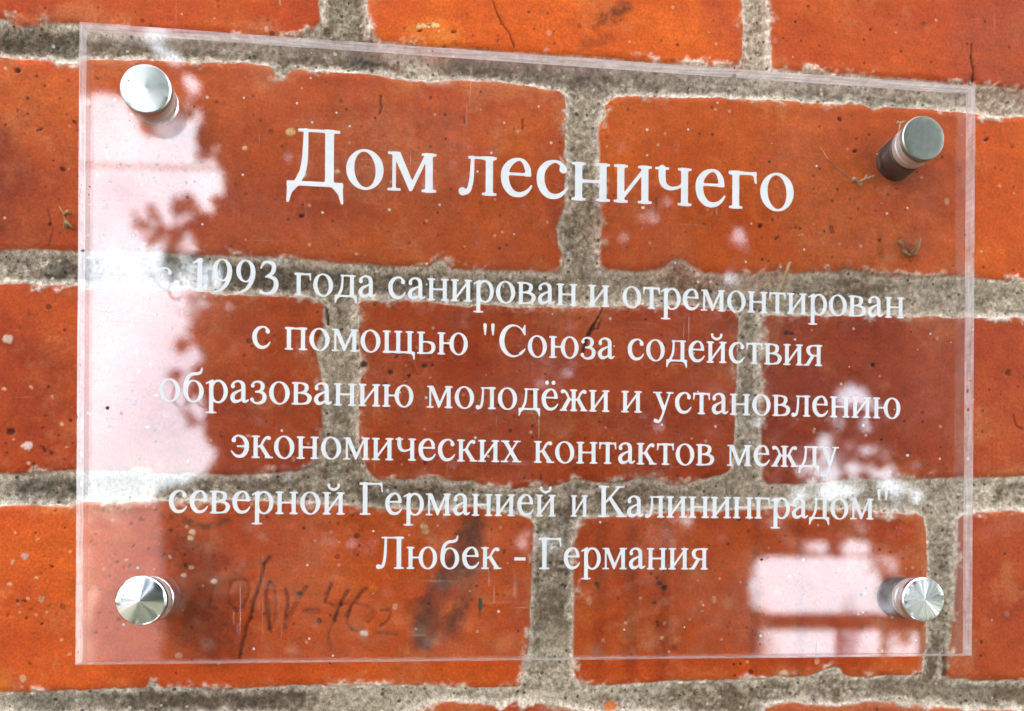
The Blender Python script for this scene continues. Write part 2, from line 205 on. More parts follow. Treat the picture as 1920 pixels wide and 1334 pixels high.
    {'colour': (150, 46, 18), 'points': [[-23.5, 8.4, 5.7],[-4.7, -2.2, 11.4],[33.6, -20.0, 9.5]], 'soft': 20, 'amount': 0.3, 'mottle': 2, 'grain': 8.0, 'rag': 3},
    {'colour': (206, 112, 70), 'points': [[-61.8, -2.0, 0.76],[-49.1, -7.1, 5.7],[-38.1, -12.3, 3.8]], 'soft': 10, 'amount': 0.4, 'mottle': 3.0, 'grain': 1.6, 'rag': 3},
    {'colour': (206, 130, 92), 'points': [[-60.5, 82.1, 7.6],[-53.2, 75.2, 9.5],[-67.6, 68.9, 5.7]], 'soft': 16, 'amount': 0.3, 'mottle': 2.6, 'grain': 3.0, 'rag': 3},
    {'colour': (204, 120, 84), 'points': [[131.4, 64.6, 11.4],[112.9, 55.8, 11.4],[92.4, 72.2, 9.5]], 'soft': 16, 'amount': 0.32, 'mottle': 2.6, 'grain': 1.6, 'rag': 3},
    {'colour': (122, 30, 8), 'points': [[20.1, -55.2, 0.95],[19.5, -82.5, 1.33],[18.9, -107.4, 1.33]], 'soft': 2.6, 'amount': 0.5, 'mottle': 1.2, 'grain': 5.0, 'rag': 1.2},
    {'colour': (122, 30, 8), 'points': [[43.3, -55.0, 0.95],[42.6, -82.5, 1.33],[41.9, -107.6, 1.33]], 'soft': 2.6, 'amount': 0.5, 'mottle': 1.2, 'grain': 5.0, 'rag': 1.2},
    {'colour': (122, 30, 8), 'points': [[30.9, -55.1, 0.95],[30.9, -82.5, 1.33],[30.9, -107.5, 1.33]], 'soft': 2.6, 'amount': 0.5, 'mottle': 1.2, 'grain': 5.0, 'rag': 1.2},
    {'colour': (122, 30, 8), 'points': [[77.1, -54.7, 0.95],[76.7, -82.6, 1.33],[76.3, -108.0, 1.33]], 'soft': 2.6, 'amount': 0.5, 'mottle': 1.2, 'grain': 5.0, 'rag': 1.2},
    {'colour': (122, 30, 8), 'points': [[93.2, -54.6, 0.95],[93.4, -82.7, 1.33],[93.6, -108.2, 1.33]], 'soft': 2.6, 'amount': 0.5, 'mottle': 1.2, 'grain': 5.0, 'rag': 1.2},
    {'colour': (206, 118, 84), 'points': [[22.4, -79.3, 0.57],[35.9, -74.4, 0.95],[46.0, -68.7, 0.38]], 'soft': 1.6, 'amount': 0.45, 'mottle': 3.0, 'grain': 1.5, 'rag': 1.4},
    {'colour': (206, 118, 84), 'points': [[22.5, -91.6, 0.57],[36.0, -86.7, 0.95],[46.0, -81.0, 0.38]], 'soft': 1.6, 'amount': 0.45, 'mottle': 3.0, 'grain': 1.5, 'rag': 1.4},
    {'colour': (206, 118, 84), 'points': [[22.5, -102.9, 0.57],[36.0, -98.1, 0.95],[46.1, -92.4, 0.38]], 'soft': 1.6, 'amount': 0.45, 'mottle': 3.0, 'grain': 1.5, 'rag': 1.4},
    {'colour': (190, 104, 78), 'points': [[166.0, -57.0, 1.52],[176.7, -52.9, 1.9]], 'soft': 4, 'amount': 0.4, 'mottle': 2.0, 'grain': 3.0},
    {'colour': (214, 134, 100), 'points': [[154.6, -104.6, 1.14],[160.3, -102.3, 1.52]], 'soft': 2, 'amount': 0.5, 'mottle': 2.5, 'grain': 1.5, 'rag': 1.4},
    {'colour': (120, 66, 30), 'points': [[131.5, 49.8, 1.52],[134.7, 46.0, 1.71],[136.1, 49.4, 1.14]], 'soft': 2.5, 'amount': 0.6, 'mottle': 2.0, 'grain': 2.0, 'rag': 1.0},
    {'colour': (110, 60, 30), 'points': [[122.8, 54.3, 0.57],[123.7, 44.6, 0.76]], 'soft': 2, 'amount': 0.4, 'mottle': 2.0, 'grain': 2.0, 'rag': 1.0},
    {'colour': (110, 50, 26), 'points': [[117.2, 79.4, 2.66],[123.1, 73.9, 2.66],[131.4, 74.4, 1.9]], 'soft': 5, 'amount': 0.45, 'mottle': 2.0, 'grain': 3.0, 'rag': 2.0},  # soft contact shadow around the upper right barrel, painted in brown
    {'colour': (52, 14, 8), 'points': [[158.8, 125.1, 0.09],[158.6, 119.5, 0.2],[159.5, 115.6, 0.27],[159.9, 111.6, 0.33]], 'soft': 0.25, 'amount': 0.765, 'depth': -1.2, 'rag': 0.25},
    {'colour': (52, 14, 8), 'points': [[-19.6, 126.6, 0.09],[-18.2, 122.8, 0.12],[-17.1, 120.7, 0.24],[-15.6, 118.0, 0.12],[-13.9, 116.2, 0.11],[-12.2, 111.5, 0.14]], 'soft': 0.25, 'amount': 0.51, 'depth': -1.2, 'rag': 0.25},
    {'colour': (52, 14, 8), 'points': [[-58.0, 91.4, 0.09],[-58.2, 89.2, 0.09],[-57.6, 87.8, 0.12],[-58.4, 85.2, 0.09]], 'soft': 0.25, 'amount': 0.6375, 'depth': -1.2, 'rag': 0.25},
    {'colour': (52, 14, 8), 'points': [[19.8, 21.5, 0.09],[17.9, 17.3, 0.18],[15.7, 13.8, 0.61],[14.2, 10.4, 0.61],[12.8, 5.5, 0.38]], 'soft': 0.25, 'amount': 0.782, 'depth': -1.2, 'rag': 0.25},
    {'colour': (52, 14, 8), 'points': [[15.6, 14.0, 0.15],[18.3, 14.3, 0.15],[19.1, 17.4, 0.08]], 'soft': 0.25, 'amount': 0.765, 'depth': -1.2, 'rag': 0.25},
    {'colour': (52, 14, 8), 'points': [[-2.0, -36.7, 0.09],[-1.4, -42.3, 0.12]], 'soft': 0.25, 'amount': 0.595, 'depth': -1.2, 'rag': 0.25},
    {'colour': (52, 14, 8), 'points': [[38.9, 61.3, 0.09],[38.7, 54.1, 0.15]], 'soft': 0.25, 'amount': 0.51, 'depth': -1.2, 'rag': 0.25},
    {'colour': (52, 14, 8), 'points': [[-29.5, 85.9, 0.15],[-29.1, 83.7, 0.3]], 'soft': 0.25, 'amount': 0.425, 'depth': -1.2, 'rag': 0.25},
    {'colour': (52, 14, 8), 'points': [[-9.0, 86.2, 0.15],[-9.2, 82.9, 0.3]], 'soft': 0.25, 'amount': 0.425, 'depth': -1.2, 'rag': 0.25},
    {'colour': (52, 14, 8), 'points': [[-75.9, 18.0, 0.38],[-75.5, 12.9, 0.3]], 'soft': 0.25, 'amount': 0.68, 'depth': -1.2, 'rag': 0.25},
    {'colour': (52, 14, 8), 'points': [[176.0, -12.6, 0.08],[177.5, -17.0, 0.15],[180.3, -18.1, 0.12]], 'soft': 0.25, 'amount': 0.51, 'depth': -1.2, 'rag': 0.25},
    {'colour': (52, 14, 8), 'points': [[138.9, -109.0, 0.15],[141.4, -109.2, 0.3]], 'soft': 0.25, 'amount': 0.68, 'depth': -1.2, 'rag': 0.25},
    {'colour': (70, 30, 16), 'points': [[150.6, -99.6, 0.29],[150.4, -110.1, 0.29]], 'soft': 0.5, 'amount': 0.8, 'depth': -1.2},
    {'colour': (232, 200, 186), 'points': [[-171.7, -30.7, 1.14],[-171.3, -30.7, 1.14]], 'soft': 0.35, 'amount': 0.9, 'rag': 0.5, 'depth': 0.2},
    {'colour': (220, 186, 160), 'points': [[-178.0, 4.1, 1.33],[-177.6, 4.1, 1.33]], 'soft': 0.35, 'amount': 0.9, 'rag': 0.5, 'depth': 0.2},
    {'colour': (70, 34, 24), 'points': [[-177.0, -26.2, 0.95],[-176.6, -26.2, 0.95]], 'soft': 0.35, 'amount': 0.9, 'rag': 0.5, 'depth': -0.5},
    {'colour': (206, 160, 150), 'points': [[-172.1, -67.0, 0.95],[-171.8, -67.0, 0.95]], 'soft': 0.35, 'amount': 0.9, 'rag': 0.5, 'depth': 0.2},
    {'colour': (70, 34, 26), 'points': [[-175.4, 91.7, 0.57],[-175.0, 91.8, 0.57]], 'soft': 0.35, 'amount': 0.9, 'rag': 0.5, 'depth': -0.5},
    {'colour': (60, 22, 12), 'points': [[-63.6, -0.7, 0.95],[-63.2, -0.7, 0.95]], 'soft': 0.35, 'amount': 0.9, 'rag': 0.5, 'depth': -0.5},
    {'colour': (70, 26, 12), 'points': [[-54.4, -3.4, 0.76],[-54.0, -3.4, 0.76]], 'soft': 0.35, 'amount': 0.9, 'rag': 0.5, 'depth': -0.5},
    {'colour': (80, 30, 14), 'points': [[-42.7, -0.9, 0.57],[-42.4, -0.8, 0.57]], 'soft': 0.35, 'amount': 0.9, 'rag': 0.5, 'depth': -0.5},
    {'colour': (60, 20, 12), 'points': [[-146.2, -23.8, 0.38],[-145.9, -23.8, 0.38]], 'soft': 0.35, 'amount': 0.9, 'rag': 0.5, 'depth': -0.5},
    {'colour': (50, 16, 10), 'points': [[-84.6, 49.0, 0.65],[-84.2, 49.0, 0.65]], 'soft': 0.35, 'amount': 0.9, 'rag': 0.5, 'depth': -0.5},
    {'colour': (60, 14, 8), 'points': [[112.9, 82.3, 0.49],[113.3, 82.4, 0.49]], 'soft': 0.35, 'amount': 0.9, 'rag': 0.5, 'depth': -0.5},
    {'colour': (60, 14, 8), 'points': [[107.1, 93.7, 0.57],[107.5, 93.7, 0.57]], 'soft': 0.35, 'amount': 0.9, 'rag': 0.5, 'depth': -0.5},
    {'colour': (70, 6, 10), 'points': [[77.2, 53.5, 0.61],[77.6, 53.5, 0.61]], 'soft': 0.35, 'amount': 0.9, 'rag': 0.5, 'depth': -0.5},
    {'colour': (80, 6, 16), 'points': [[89.5, 15.0, 0.57],[89.9, 15.0, 0.57]], 'soft': 0.35, 'amount': 0.9, 'rag': 0.5, 'depth': -0.5},
    {'colour': (84, 44, 30), 'points': [[87.5, 15.0, 0.57],[87.9, 15.0, 0.57]], 'soft': 0.35, 'amount': 0.9, 'rag': 0.5, 'depth': -0.5},
    {'colour': (70, 24, 16), 'points': [[120.6, 4.3, 0.57],[121.0, 4.3, 0.57]], 'soft': 0.35, 'amount': 0.9, 'rag': 0.5, 'depth': -0.5},
    {'colour': (236, 196, 140), 'points': [[-42.6, -56.2, 0.85],[-42.2, -56.2, 0.85]], 'soft': 0.35, 'amount': 0.9, 'rag': 0.5, 'depth': 0.2},
    {'colour': (220, 170, 120), 'points': [[-42.2, -58.1, 0.76],[-41.8, -58.1, 0.76]], 'soft': 0.35, 'amount': 0.9, 'rag': 0.5, 'depth': 0.2},
    {'colour': (40, 8, 8), 'points': [[-84.5, -79.2, 0.57],[-84.1, -79.2, 0.57]], 'soft': 0.35, 'amount': 0.9, 'rag': 0.5, 'depth': -0.5},
    {'colour': (84, 44, 24), 'points': [[40.7, -75.9, 0.76],[41.1, -75.9, 0.76]], 'soft': 0.35, 'amount': 0.9, 'rag': 0.5, 'depth': -0.5},
    {'colour': (60, 34, 22), 'points': [[42.5, -77.4, 0.76],[42.9, -77.4, 0.76]], 'soft': 0.35, 'amount': 0.9, 'rag': 0.5, 'depth': -0.5},
    {'colour': (84, 44, 20), 'points': [[18.3, -76.1, 0.76],[18.7, -76.1, 0.76]], 'soft': 0.35, 'amount': 0.9, 'rag': 0.5, 'depth': -0.5},
    {'colour': (238, 214, 190), 'points': [[-62.8, -92.9, 0.95],[-62.4, -92.9, 0.95]], 'soft': 0.35, 'amount': 0.9, 'rag': 0.5, 'depth': 0.2},
    {'colour': (236, 200, 170), 'points': [[-122.1, -73.2, 0.57],[-121.8, -73.2, 0.57]], 'soft': 0.35, 'amount': 0.9, 'rag': 0.5, 'depth': 0.2},
    {'colour': (240, 210, 170), 'points': [[-119.6, -58.6, 0.76],[-119.3, -58.6, 0.76]], 'soft': 0.35, 'amount': 0.9, 'rag': 0.5, 'depth': 0.2},
    {'colour': (240, 204, 160), 'points': [[-120.0, -60.8, 0.57],[-119.6, -60.8, 0.57]], 'soft': 0.35, 'amount': 0.9, 'rag': 0.5, 'depth': 0.2},
    {'colour': (236, 200, 170), 'points': [[-112.6, -75.0, 0.76],[-112.3, -75.0, 0.76]], 'soft': 0.35, 'amount': 0.9, 'rag': 0.5, 'depth': 0.2},
    {'colour': (226, 110, 20), 'points': [[-59.7, -77.7, 1.33],[-59.3, -77.7, 1.33]], 'soft': 0.35, 'amount': 0.9, 'rag': 0.5, 'depth': 0.2},
    {'colour': (214, 150, 120), 'points': [[-123.7, -100.0, 0.76],[-123.3, -100.0, 0.76]], 'soft': 0.35, 'amount': 0.9, 'rag': 0.5, 'depth': 0.2},
    {'colour': (236, 190, 130), 'points': [[-88.3, 77.1, 1.14],[-87.9, 77.2, 1.14]], 'soft': 0.35, 'amount': 0.9, 'rag': 0.5, 'depth': 0.2},
    {'colour': (230, 186, 120), 'points': [[-84.5, 62.9, 1.14],[-84.1, 62.9, 1.14]], 'soft': 0.35, 'amount': 0.9, 'rag': 0.5, 'depth': 0.2},
    {'colour': (236, 200, 150), 'points': [[-72.8, 64.6, 0.57],[-72.4, 64.6, 0.57]], 'soft': 0.35, 'amount': 0.9, 'rag': 0.5, 'depth': 0.2},
    {'colour': (236, 200, 150), 'points': [[-103.5, 70.8, 0.57],[-103.1, 70.8, 0.57]], 'soft': 0.35, 'amount': 0.9, 'rag': 0.5, 'depth': 0.2},
    {'colour': (110, 50, 30), 'points': [[164.8, 89.7, 0.57],[165.2, 89.7, 0.57]], 'soft': 0.35, 'amount': 0.9, 'rag': 0.5, 'depth': -0.5},
    {'colour': (224, 140, 90), 'points': [[170.0, 72.5, 0.57],[170.4, 72.5, 0.57]], 'soft': 0.35, 'amount': 0.9, 'rag': 0.5, 'depth': 0.2},
    {'colour': (110, 64, 30), 'points': [[173.9, 2.9, 0.95],[174.4, 2.9, 0.95]], 'soft': 0.35, 'amount': 0.9, 'rag': 0.5, 'depth': -0.5},
    {'colour': (160, 110, 90), 'points': [[173.9, -87.2, 0.76],[174.3, -87.2, 0.76]], 'soft': 0.35, 'amount': 0.9, 'rag': 0.5, 'depth': 0.2},
    {'colour': (236, 190, 130), 'points': [[-45.1, 116.3, 0.61],[-45.3, 116.5, 0.61]], 'soft': 0.3, 'amount': 0.95, 'rag': 0.5},
    {'colour': (236, 190, 130), 'points': [[-43.5, 116.2, 0.61],[-43.7, 116.6, 0.61]], 'soft': 0.3, 'amount': 0.95, 'rag': 0.5},
    {'colour': (236, 190, 130), 'points': [[-42.0, 116.9, 0.61],[-42.0, 116.7, 0.61]], 'soft': 0.3, 'amount': 0.95, 'rag': 0.5},
    {'colour': (236, 190, 130), 'points': [[-40.2, 117.2, 0.61],[-40.4, 116.9, 0.61]], 'soft': 0.3, 'amount': 0.95, 'rag': 0.5},
    {'colour': (236, 190, 130), 'points': [[-39.0, 116.9, 0.61],[-38.7, 117.0, 0.61]], 'soft': 0.3, 'amount': 0.95, 'rag': 0.5},
    {'colour': (232, 180, 138), 'points': [[-173.3, -30.7, 0.38],[-173.2, -30.3, 0.27]], 'soft': 0.3, 'amount': 0.8, 'rag': 0.5, 'depth': 0.1},
    {'colour': (232, 180, 138), 'points': [[-160.8, -23.2, 0.32],[-161.1, -23.4, 0.22]], 'soft': 0.3, 'amount': 0.8, 'rag': 0.5, 'depth': 0.1},
    {'colour': (232, 180, 138), 'points': [[-172.8, -40.6, 0.18],[-173.2, -40.6, 0.12]], 'soft': 0.3, 'amount': 0.8, 'rag': 0.5, 'depth': 0.1},
    {'colour': (60, 20, 12), 'points': [[-165.4, -11.6, 0.17],[-164.8, -11.1, 0.12]], 'soft': 0.3, 'amount': 0.8, 'rag': 0.5, 'depth': -0.3},
    {'colour': (60, 20, 12), 'points': [[-150.6, -9.6, 0.3],[-150.6, -8.7, 0.21]], 'soft': 0.3, 'amount': 0.8, 'rag': 0.5, 'depth': -0.3},
    {'colour': (60, 20, 12), 'points': [[-177.8, -33.3, 0.19],[-177.9, -33.6, 0.13]], 'soft': 0.3, 'amount': 0.8, 'rag': 0.5, 'depth': -0.3},
    {'colour': (60, 20, 12), 'points': [[-178.2, -29.9, 0.17],[-178.2, -30.1, 0.12]], 'soft': 0.3, 'amount': 0.8, 'rag': 0.5, 'depth': -0.3},
    {'colour': (60, 20, 12), 'points': [[-169.8, -37.0, 0.42],[-169.6, -36.3, 0.3]], 'soft': 0.3, 'amount': 0.8, 'rag': 0.5, 'depth': -0.3},
    {'colour': (60, 20, 12), 'points': [[-166.5, -24.6, 0.2],[-167.0, -24.9, 0.14]], 'soft': 0.3, 'amount': 0.8, 'rag': 0.5, 'depth': -0.3},
    {'colour': (60, 20, 12), 'points': [[-161.8, -27.3, 0.17],[-161.8, -27.1, 0.12]], 'soft': 0.3, 'amount': 0.8, 'rag': 0.5, 'depth': -0.3},
    {'colour': (232, 180, 138), 'points': [[-164.0, -14.1, 0.13],[-164.0, -14.8, 0.09]], 'soft': 0.3, 'amount': 0.8, 'rag': 0.5, 'depth': 0.1},
    {'colour': (232, 180, 138), 'points': [[-155.3, -26.6, 0.16],[-155.0, -26.6, 0.11]], 'soft': 0.3, 'amount': 0.8, 'rag': 0.5, 'depth': 0.1},
    {'colour': (232, 180, 138), 'points': [[-175.8, -29.0, 0.13],[-176.2, -28.8, 0.09]], 'soft': 0.3, 'amount': 0.8, 'rag': 0.5, 'depth': 0.1},
    {'colour': (60, 20, 12), 'points': [[-190.4, -18.5, 0.21],[-190.5, -17.9, 0.15]], 'soft': 0.3, 'amount': 0.8, 'rag': 0.5, 'depth': -0.3},
    {'colour': (60, 20, 12), 'points': [[-158.2, -22.2, 0.51],[-158.2, -22.1, 0.35]], 'soft': 0.3, 'amount': 0.8, 'rag': 0.5, 'depth': -0.3},
    {'colour': (60, 20, 12), 'points': [[-157.4, -29.6, 0.13],[-157.7, -29.7, 0.09]], 'soft': 0.3, 'amount': 0.8, 'rag': 0.5, 'depth': -0.3},
    {'colour': (232, 180, 138), 'points': [[-159.5, -31.0, 0.14],[-159.0, -30.9, 0.1]], 'soft': 0.3, 'amount': 0.8, 'rag': 0.5, 'depth': 0.1},
    {'colour': (60, 20, 12), 'points': [[-166.6, -20.8, 0.11],[-166.0, -20.9, 0.08]], 'soft': 0.3, 'amount': 0.8, 'rag': 0.5, 'depth': -0.3},
    {'colour': (232, 180, 138), 'points': [[-183.5, -20.1, 0.47],[-184.0, -20.4, 0.33]], 'soft': 0.3, 'amount': 0.8, 'rag': 0.5, 'depth': 0.1},
    {'colour': (232, 180, 138), 'points': [[-153.2, -19.2, 0.13],[-153.1, -19.8, 0.09]], 'soft': 0.3, 'amount': 0.8, 'rag': 0.5, 'depth': 0.1},
    {'colour': (232, 180, 138), 'points': [[-170.5, -11.4, 0.3],[-170.2, -11.6, 0.21]], 'soft': 0.3, 'amount': 0.8, 'rag': 0.5, 'depth': 0.1},
    {'colour': (60, 20, 12), 'points': [[-160.1, -35.0, 0.13],[-159.8, -34.8, 0.09]], 'soft': 0.3, 'amount': 0.8, 'rag': 0.5, 'depth': -0.3},
    {'colour': (232, 180, 138), 'points': [[-178.9, -12.3, 0.46],[-178.5, -12.4, 0.32]], 'soft': 0.3, 'amount': 0.8, 'rag': 0.5, 'depth': 0.1},
    {'colour': (60, 20, 12), 'points': [[-163.8, -33.2, 0.48],[-164.1, -32.8, 0.34]], 'soft': 0.3, 'amount': 0.8, 'rag': 0.5, 'depth': -0.3},
    {'colour': (60, 20, 12), 'points': [[-175.4, -12.9, 0.11],[-175.4, -12.7, 0.08]], 'soft': 0.3, 'amount': 0.8, 'rag': 0.5, 'depth': -0.3},
    {'colour': (60, 20, 12), 'points': [[-167.7, -31.1, 0.22],[-167.6, -31.2, 0.15]], 'soft': 0.3, 'amount': 0.8, 'rag': 0.5, 'depth': -0.3},
    {'colour': (60, 20, 12), 'points': [[-141.6, -80.4, 0.43],[-141.1, -80.2, 0.3]], 'soft': 0.3, 'amount': 0.8, 'rag': 0.5, 'depth': -0.3},
    {'colour': (60, 20, 12), 'points': [[-128.7, -66.2, 0.38],[-128.8, -66.5, 0.27]], 'soft': 0.3, 'amount': 0.8, 'rag': 0.5, 'depth': -0.3},
    {'colour': (60, 20, 12), 'points': [[-151.6, -62.4, 0.11],[-151.5, -61.9, 0.08]], 'soft': 0.3, 'amount': 0.8, 'rag': 0.5, 'depth': -0.3},
    {'colour': (60, 20, 12), 'points': [[-136.0, -54.4, 0.47],[-135.3, -54.8, 0.33]], 'soft': 0.3, 'amount': 0.8, 'rag': 0.5, 'depth': -0.3},
    {'colour': (232, 180, 138), 'points': [[-119.9, -70.4, 0.5],[-119.2, -70.3, 0.35]], 'soft': 0.3, 'amount': 0.8, 'rag': 0.5, 'depth': 0.1},
    {'colour': (60, 20, 12), 'points': [[-139.1, -56.1, 0.39],[-139.3, -56.0, 0.27]], 'soft': 0.3, 'amount': 0.8, 'rag': 0.5, 'depth': -0.3},
    {'colour': (60, 20, 12), 'points': [[-141.2, -66.2, 0.12],[-140.8, -65.5, 0.08]], 'soft': 0.3, 'amount': 0.8, 'rag': 0.5, 'depth': -0.3},
    {'colour': (60, 20, 12), 'points': [[-145.9, -73.4, 0.11],[-145.5, -73.3, 0.08]], 'soft': 0.3, 'amount': 0.8, 'rag': 0.5, 'depth': -0.3},
    {'colour': (60, 20, 12), 'points': [[-139.4, -70.3, 0.41],[-139.5, -69.9, 0.29]], 'soft': 0.3, 'amount': 0.8, 'rag': 0.5, 'depth': -0.3},
    {'colour': (60, 20, 12), 'points': [[-141.3, -70.8, 0.23],[-141.4, -70.2, 0.16]], 'soft': 0.3, 'amount': 0.8, 'rag': 0.5, 'depth': -0.3},
    {'colour': (60, 20, 12), 'points': [[-150.4, -92.2, 0.36],[-149.7, -92.0, 0.25]], 'soft': 0.3, 'amount': 0.8, 'rag': 0.5, 'depth': -0.3},
    {'colour': (60, 20, 12), 'points': [[-138.5, -63.6, 0.25],[-138.1, -62.9, 0.17]], 'soft': 0.3, 'amount': 0.8, 'rag': 0.5, 'depth': -0.3},
    {'colour': (232, 180, 138), 'points': [[-126.5, -67.2, 0.38],[-126.9, -67.1, 0.27]], 'soft': 0.3, 'amount': 0.8, 'rag': 0.5, 'depth': 0.1},
    {'colour': (60, 20, 12), 'points': [[-146.4, -90.0, 0.17],[-146.8, -90.4, 0.12]], 'soft': 0.3, 'amount': 0.8, 'rag': 0.5, 'depth': -0.3},
    {'colour': (60, 20, 12), 'points': [[-138.3, -88.3, 0.19],[-138.4, -87.9, 0.13]], 'soft': 0.3, 'amount': 0.8, 'rag': 0.5, 'depth': -0.3},
    {'colour': (60, 20, 12), 'points': [[-143.2, -68.7, 0.27],[-143.0, -68.7, 0.19]], 'soft': 0.3, 'amount': 0.8, 'rag': 0.5, 'depth': -0.3},
    {'colour': (60, 20, 12), 'points': [[-140.5, -76.6, 0.14],[-140.4, -76.5, 0.1]], 'soft': 0.3, 'amount': 0.8, 'rag': 0.5, 'depth': -0.3},
    {'colour': (60, 20, 12), 'points': [[-144.0, -66.1, 0.26],[-144.0, -66.0, 0.18]], 'soft': 0.3, 'amount': 0.8, 'rag': 0.5, 'depth': -0.3},
    {'colour': (60, 20, 12), 'points': [[-148.9, -78.0, 0.15],[-148.6, -78.0, 0.1]], 'soft': 0.3, 'amount': 0.8, 'rag': 0.5, 'depth': -0.3},
    {'colour': (232, 180, 138), 'points': [[-140.4, -67.9, 0.37],[-140.1, -67.9, 0.26]], 'soft': 0.3, 'amount': 0.8, 'rag': 0.5, 'depth': 0.1},
    {'colour': (60, 20, 12), 'points': [[-134.0, -74.2, 0.35],[-134.1, -74.6, 0.25]], 'soft': 0.3, 'amount': 0.8, 'rag': 0.5, 'depth': -0.3},
    {'colour': (60, 20, 12), 'points': [[-131.5, -51.3, 0.38],[-131.6, -51.1, 0.26]], 'soft': 0.3, 'amount': 0.8, 'rag': 0.5, 'depth': -0.3},
    {'colour': (60, 20, 12), 'points': [[-126.4, -58.1, 0.48],[-126.1, -57.8, 0.33]], 'soft': 0.3, 'amount': 0.8, 'rag': 0.5, 'depth': -0.3},
    {'colour': (60, 20, 12), 'points': [[-149.0, -85.6, 0.15],[-148.2, -85.4, 0.11]], 'soft': 0.3, 'amount': 0.8, 'rag': 0.5, 'depth': -0.3},
    {'colour': (232, 180, 138), 'points': [[-158.5, -99.2, 0.22],[-157.6, -99.1, 0.15]], 'soft': 0.3, 'amount': 0.8, 'rag': 0.5, 'depth': 0.1},
    {'colour': (60, 20, 12), 'points': [[-121.7, -69.8, 0.43],[-121.4, -70.3, 0.3]], 'soft': 0.3, 'amount': 0.8, 'rag': 0.5, 'depth': -0.3},
    {'colour': (60, 20, 12), 'points': [[-124.3, -64.4, 0.25],[-124.1, -64.4, 0.18]], 'soft': 0.3, 'amount': 0.8, 'rag': 0.5, 'depth': -0.3},
    {'colour': (232, 180, 138), 'points': [[-122.6, -84.7, 0.14],[-122.7, -84.9, 0.1]], 'soft': 0.3, 'amount': 0.8, 'rag': 0.5, 'depth': 0.1},
    {'colour': (60, 20, 12), 'points': [[-124.4, -56.9, 0.12],[-124.0, -56.5, 0.09]], 'soft': 0.3, 'amount': 0.8, 'rag': 0.5, 'depth': -0.3},
    {'colour': (60, 20, 12), 'points': [[-108.6, -70.6, 0.22],[-108.4, -70.9, 0.15]], 'soft': 0.3, 'amount': 0.8, 'rag': 0.5, 'depth': -0.3},
    {'colour': (60, 20, 12), 'points': [[-169.9, -84.3, 0.13],[-170.3, -84.3, 0.09]], 'soft': 0.3, 'amount': 0.8, 'rag': 0.5, 'depth': -0.3},
    {'colour': (232, 180, 138), 'points': [[-167.9, -61.3, 0.23],[-168.5, -61.6, 0.16]], 'soft': 0.3, 'amount': 0.8, 'rag': 0.5, 'depth': 0.1},
    {'colour': (60, 20, 12), 'points': [[-177.3, -86.1, 0.13],[-177.1, -86.8, 0.09]], 'soft': 0.3, 'amount': 0.8, 'rag': 0.5, 'depth': -0.3},
    {'colour': (60, 20, 12), 'points': [[-183.1, -71.5, 0.37],[-183.2, -71.7, 0.26]], 'soft': 0.3, 'amount': 0.8, 'rag': 0.5, 'depth': -0.3},
    {'colour': (60, 20, 12), 'points': [[-154.8, -89.1, 0.12],[-154.9, -89.2, 0.08]], 'soft': 0.3, 'amount': 0.8, 'rag': 0.5, 'depth': -0.3},
    {'colour': (232, 180, 138), 'points': [[-176.6, -76.1, 0.49],[-176.4, -76.0, 0.34]], 'soft': 0.3, 'amount': 0.8, 'rag': 0.5, 'depth': 0.1},
    {'colour': (60, 20, 12), 'points': [[-172.8, -81.4, 0.12],[-173.2, -81.9, 0.09]], 'soft': 0.3, 'amount': 0.8, 'rag': 0.5, 'depth': -0.3},
    {'colour': (60, 20, 12), 'points': [[-168.5, -59.6, 0.3],[-168.7, -59.3, 0.21]], 'soft': 0.3, 'amount': 0.8, 'rag': 0.5, 'depth': -0.3},
    {'colour': (60, 20, 12), 'points': [[-170.5, -101.9, 0.3],[-170.2, -102.2, 0.21]], 'soft': 0.3, 'amount': 0.8, 'rag': 0.5, 'depth': -0.3},
    {'colour': (60, 20, 12), 'points': [[-171.6, -87.1, 0.43],[-171.4, -87.1, 0.3]], 'soft': 0.3, 'amount': 0.8, 'rag': 0.5, 'depth': -0.3},
    {'colour': (60, 20, 12), 'points': [[-185.2, -86.9, 0.13],[-185.2, -87.0, 0.09]], 'soft': 0.3, 'amount': 0.8, 'rag': 0.5, 'depth': -0.3},
    {'colour': (60, 20, 12), 'points': [[-169.6, -38.5, 0.12],[-169.8, -37.7, 0.08]], 'soft': 0.3, 'amount': 0.8, 'rag': 0.5, 'depth': -0.3},
    {'colour': (232, 180, 138), 'points': [[-165.4, -85.2, 0.15],[-165.4, -85.6, 0.11]], 'soft': 0.3, 'amount': 0.8, 'rag': 0.5, 'depth': 0.1},
    {'colour': (60, 20, 12), 'points': [[-163.8, -70.3, 0.42],[-163.4, -70.4, 0.29]], 'soft': 0.3, 'amount': 0.8, 'rag': 0.5, 'depth': -0.3},
    {'colour': (232, 180, 138), 'points': [[-176.0, -69.2, 0.41],[-175.6, -68.6, 0.29]], 'soft': 0.3, 'amount': 0.8, 'rag': 0.5, 'depth': 0.1},
    {'colour': (232, 180, 138), 'points': [[-175.3, -59.0, 0.25],[-175.2, -59.3, 0.17]], 'soft': 0.3, 'amount': 0.8, 'rag': 0.5, 'depth': 0.1},
    {'colour': (232, 180, 138), 'points': [[-173.7, -85.2, 0.27],[-173.6, -85.2, 0.19]], 'soft': 0.3, 'amount': 0.8, 'rag': 0.5, 'depth': 0.1},
    {'colour': (60, 20, 12), 'points': [[-169.2, -92.0, 0.13],[-169.4, -92.0, 0.09]], 'soft': 0.3, 'amount': 0.8, 'rag': 0.5, 'depth': -0.3},
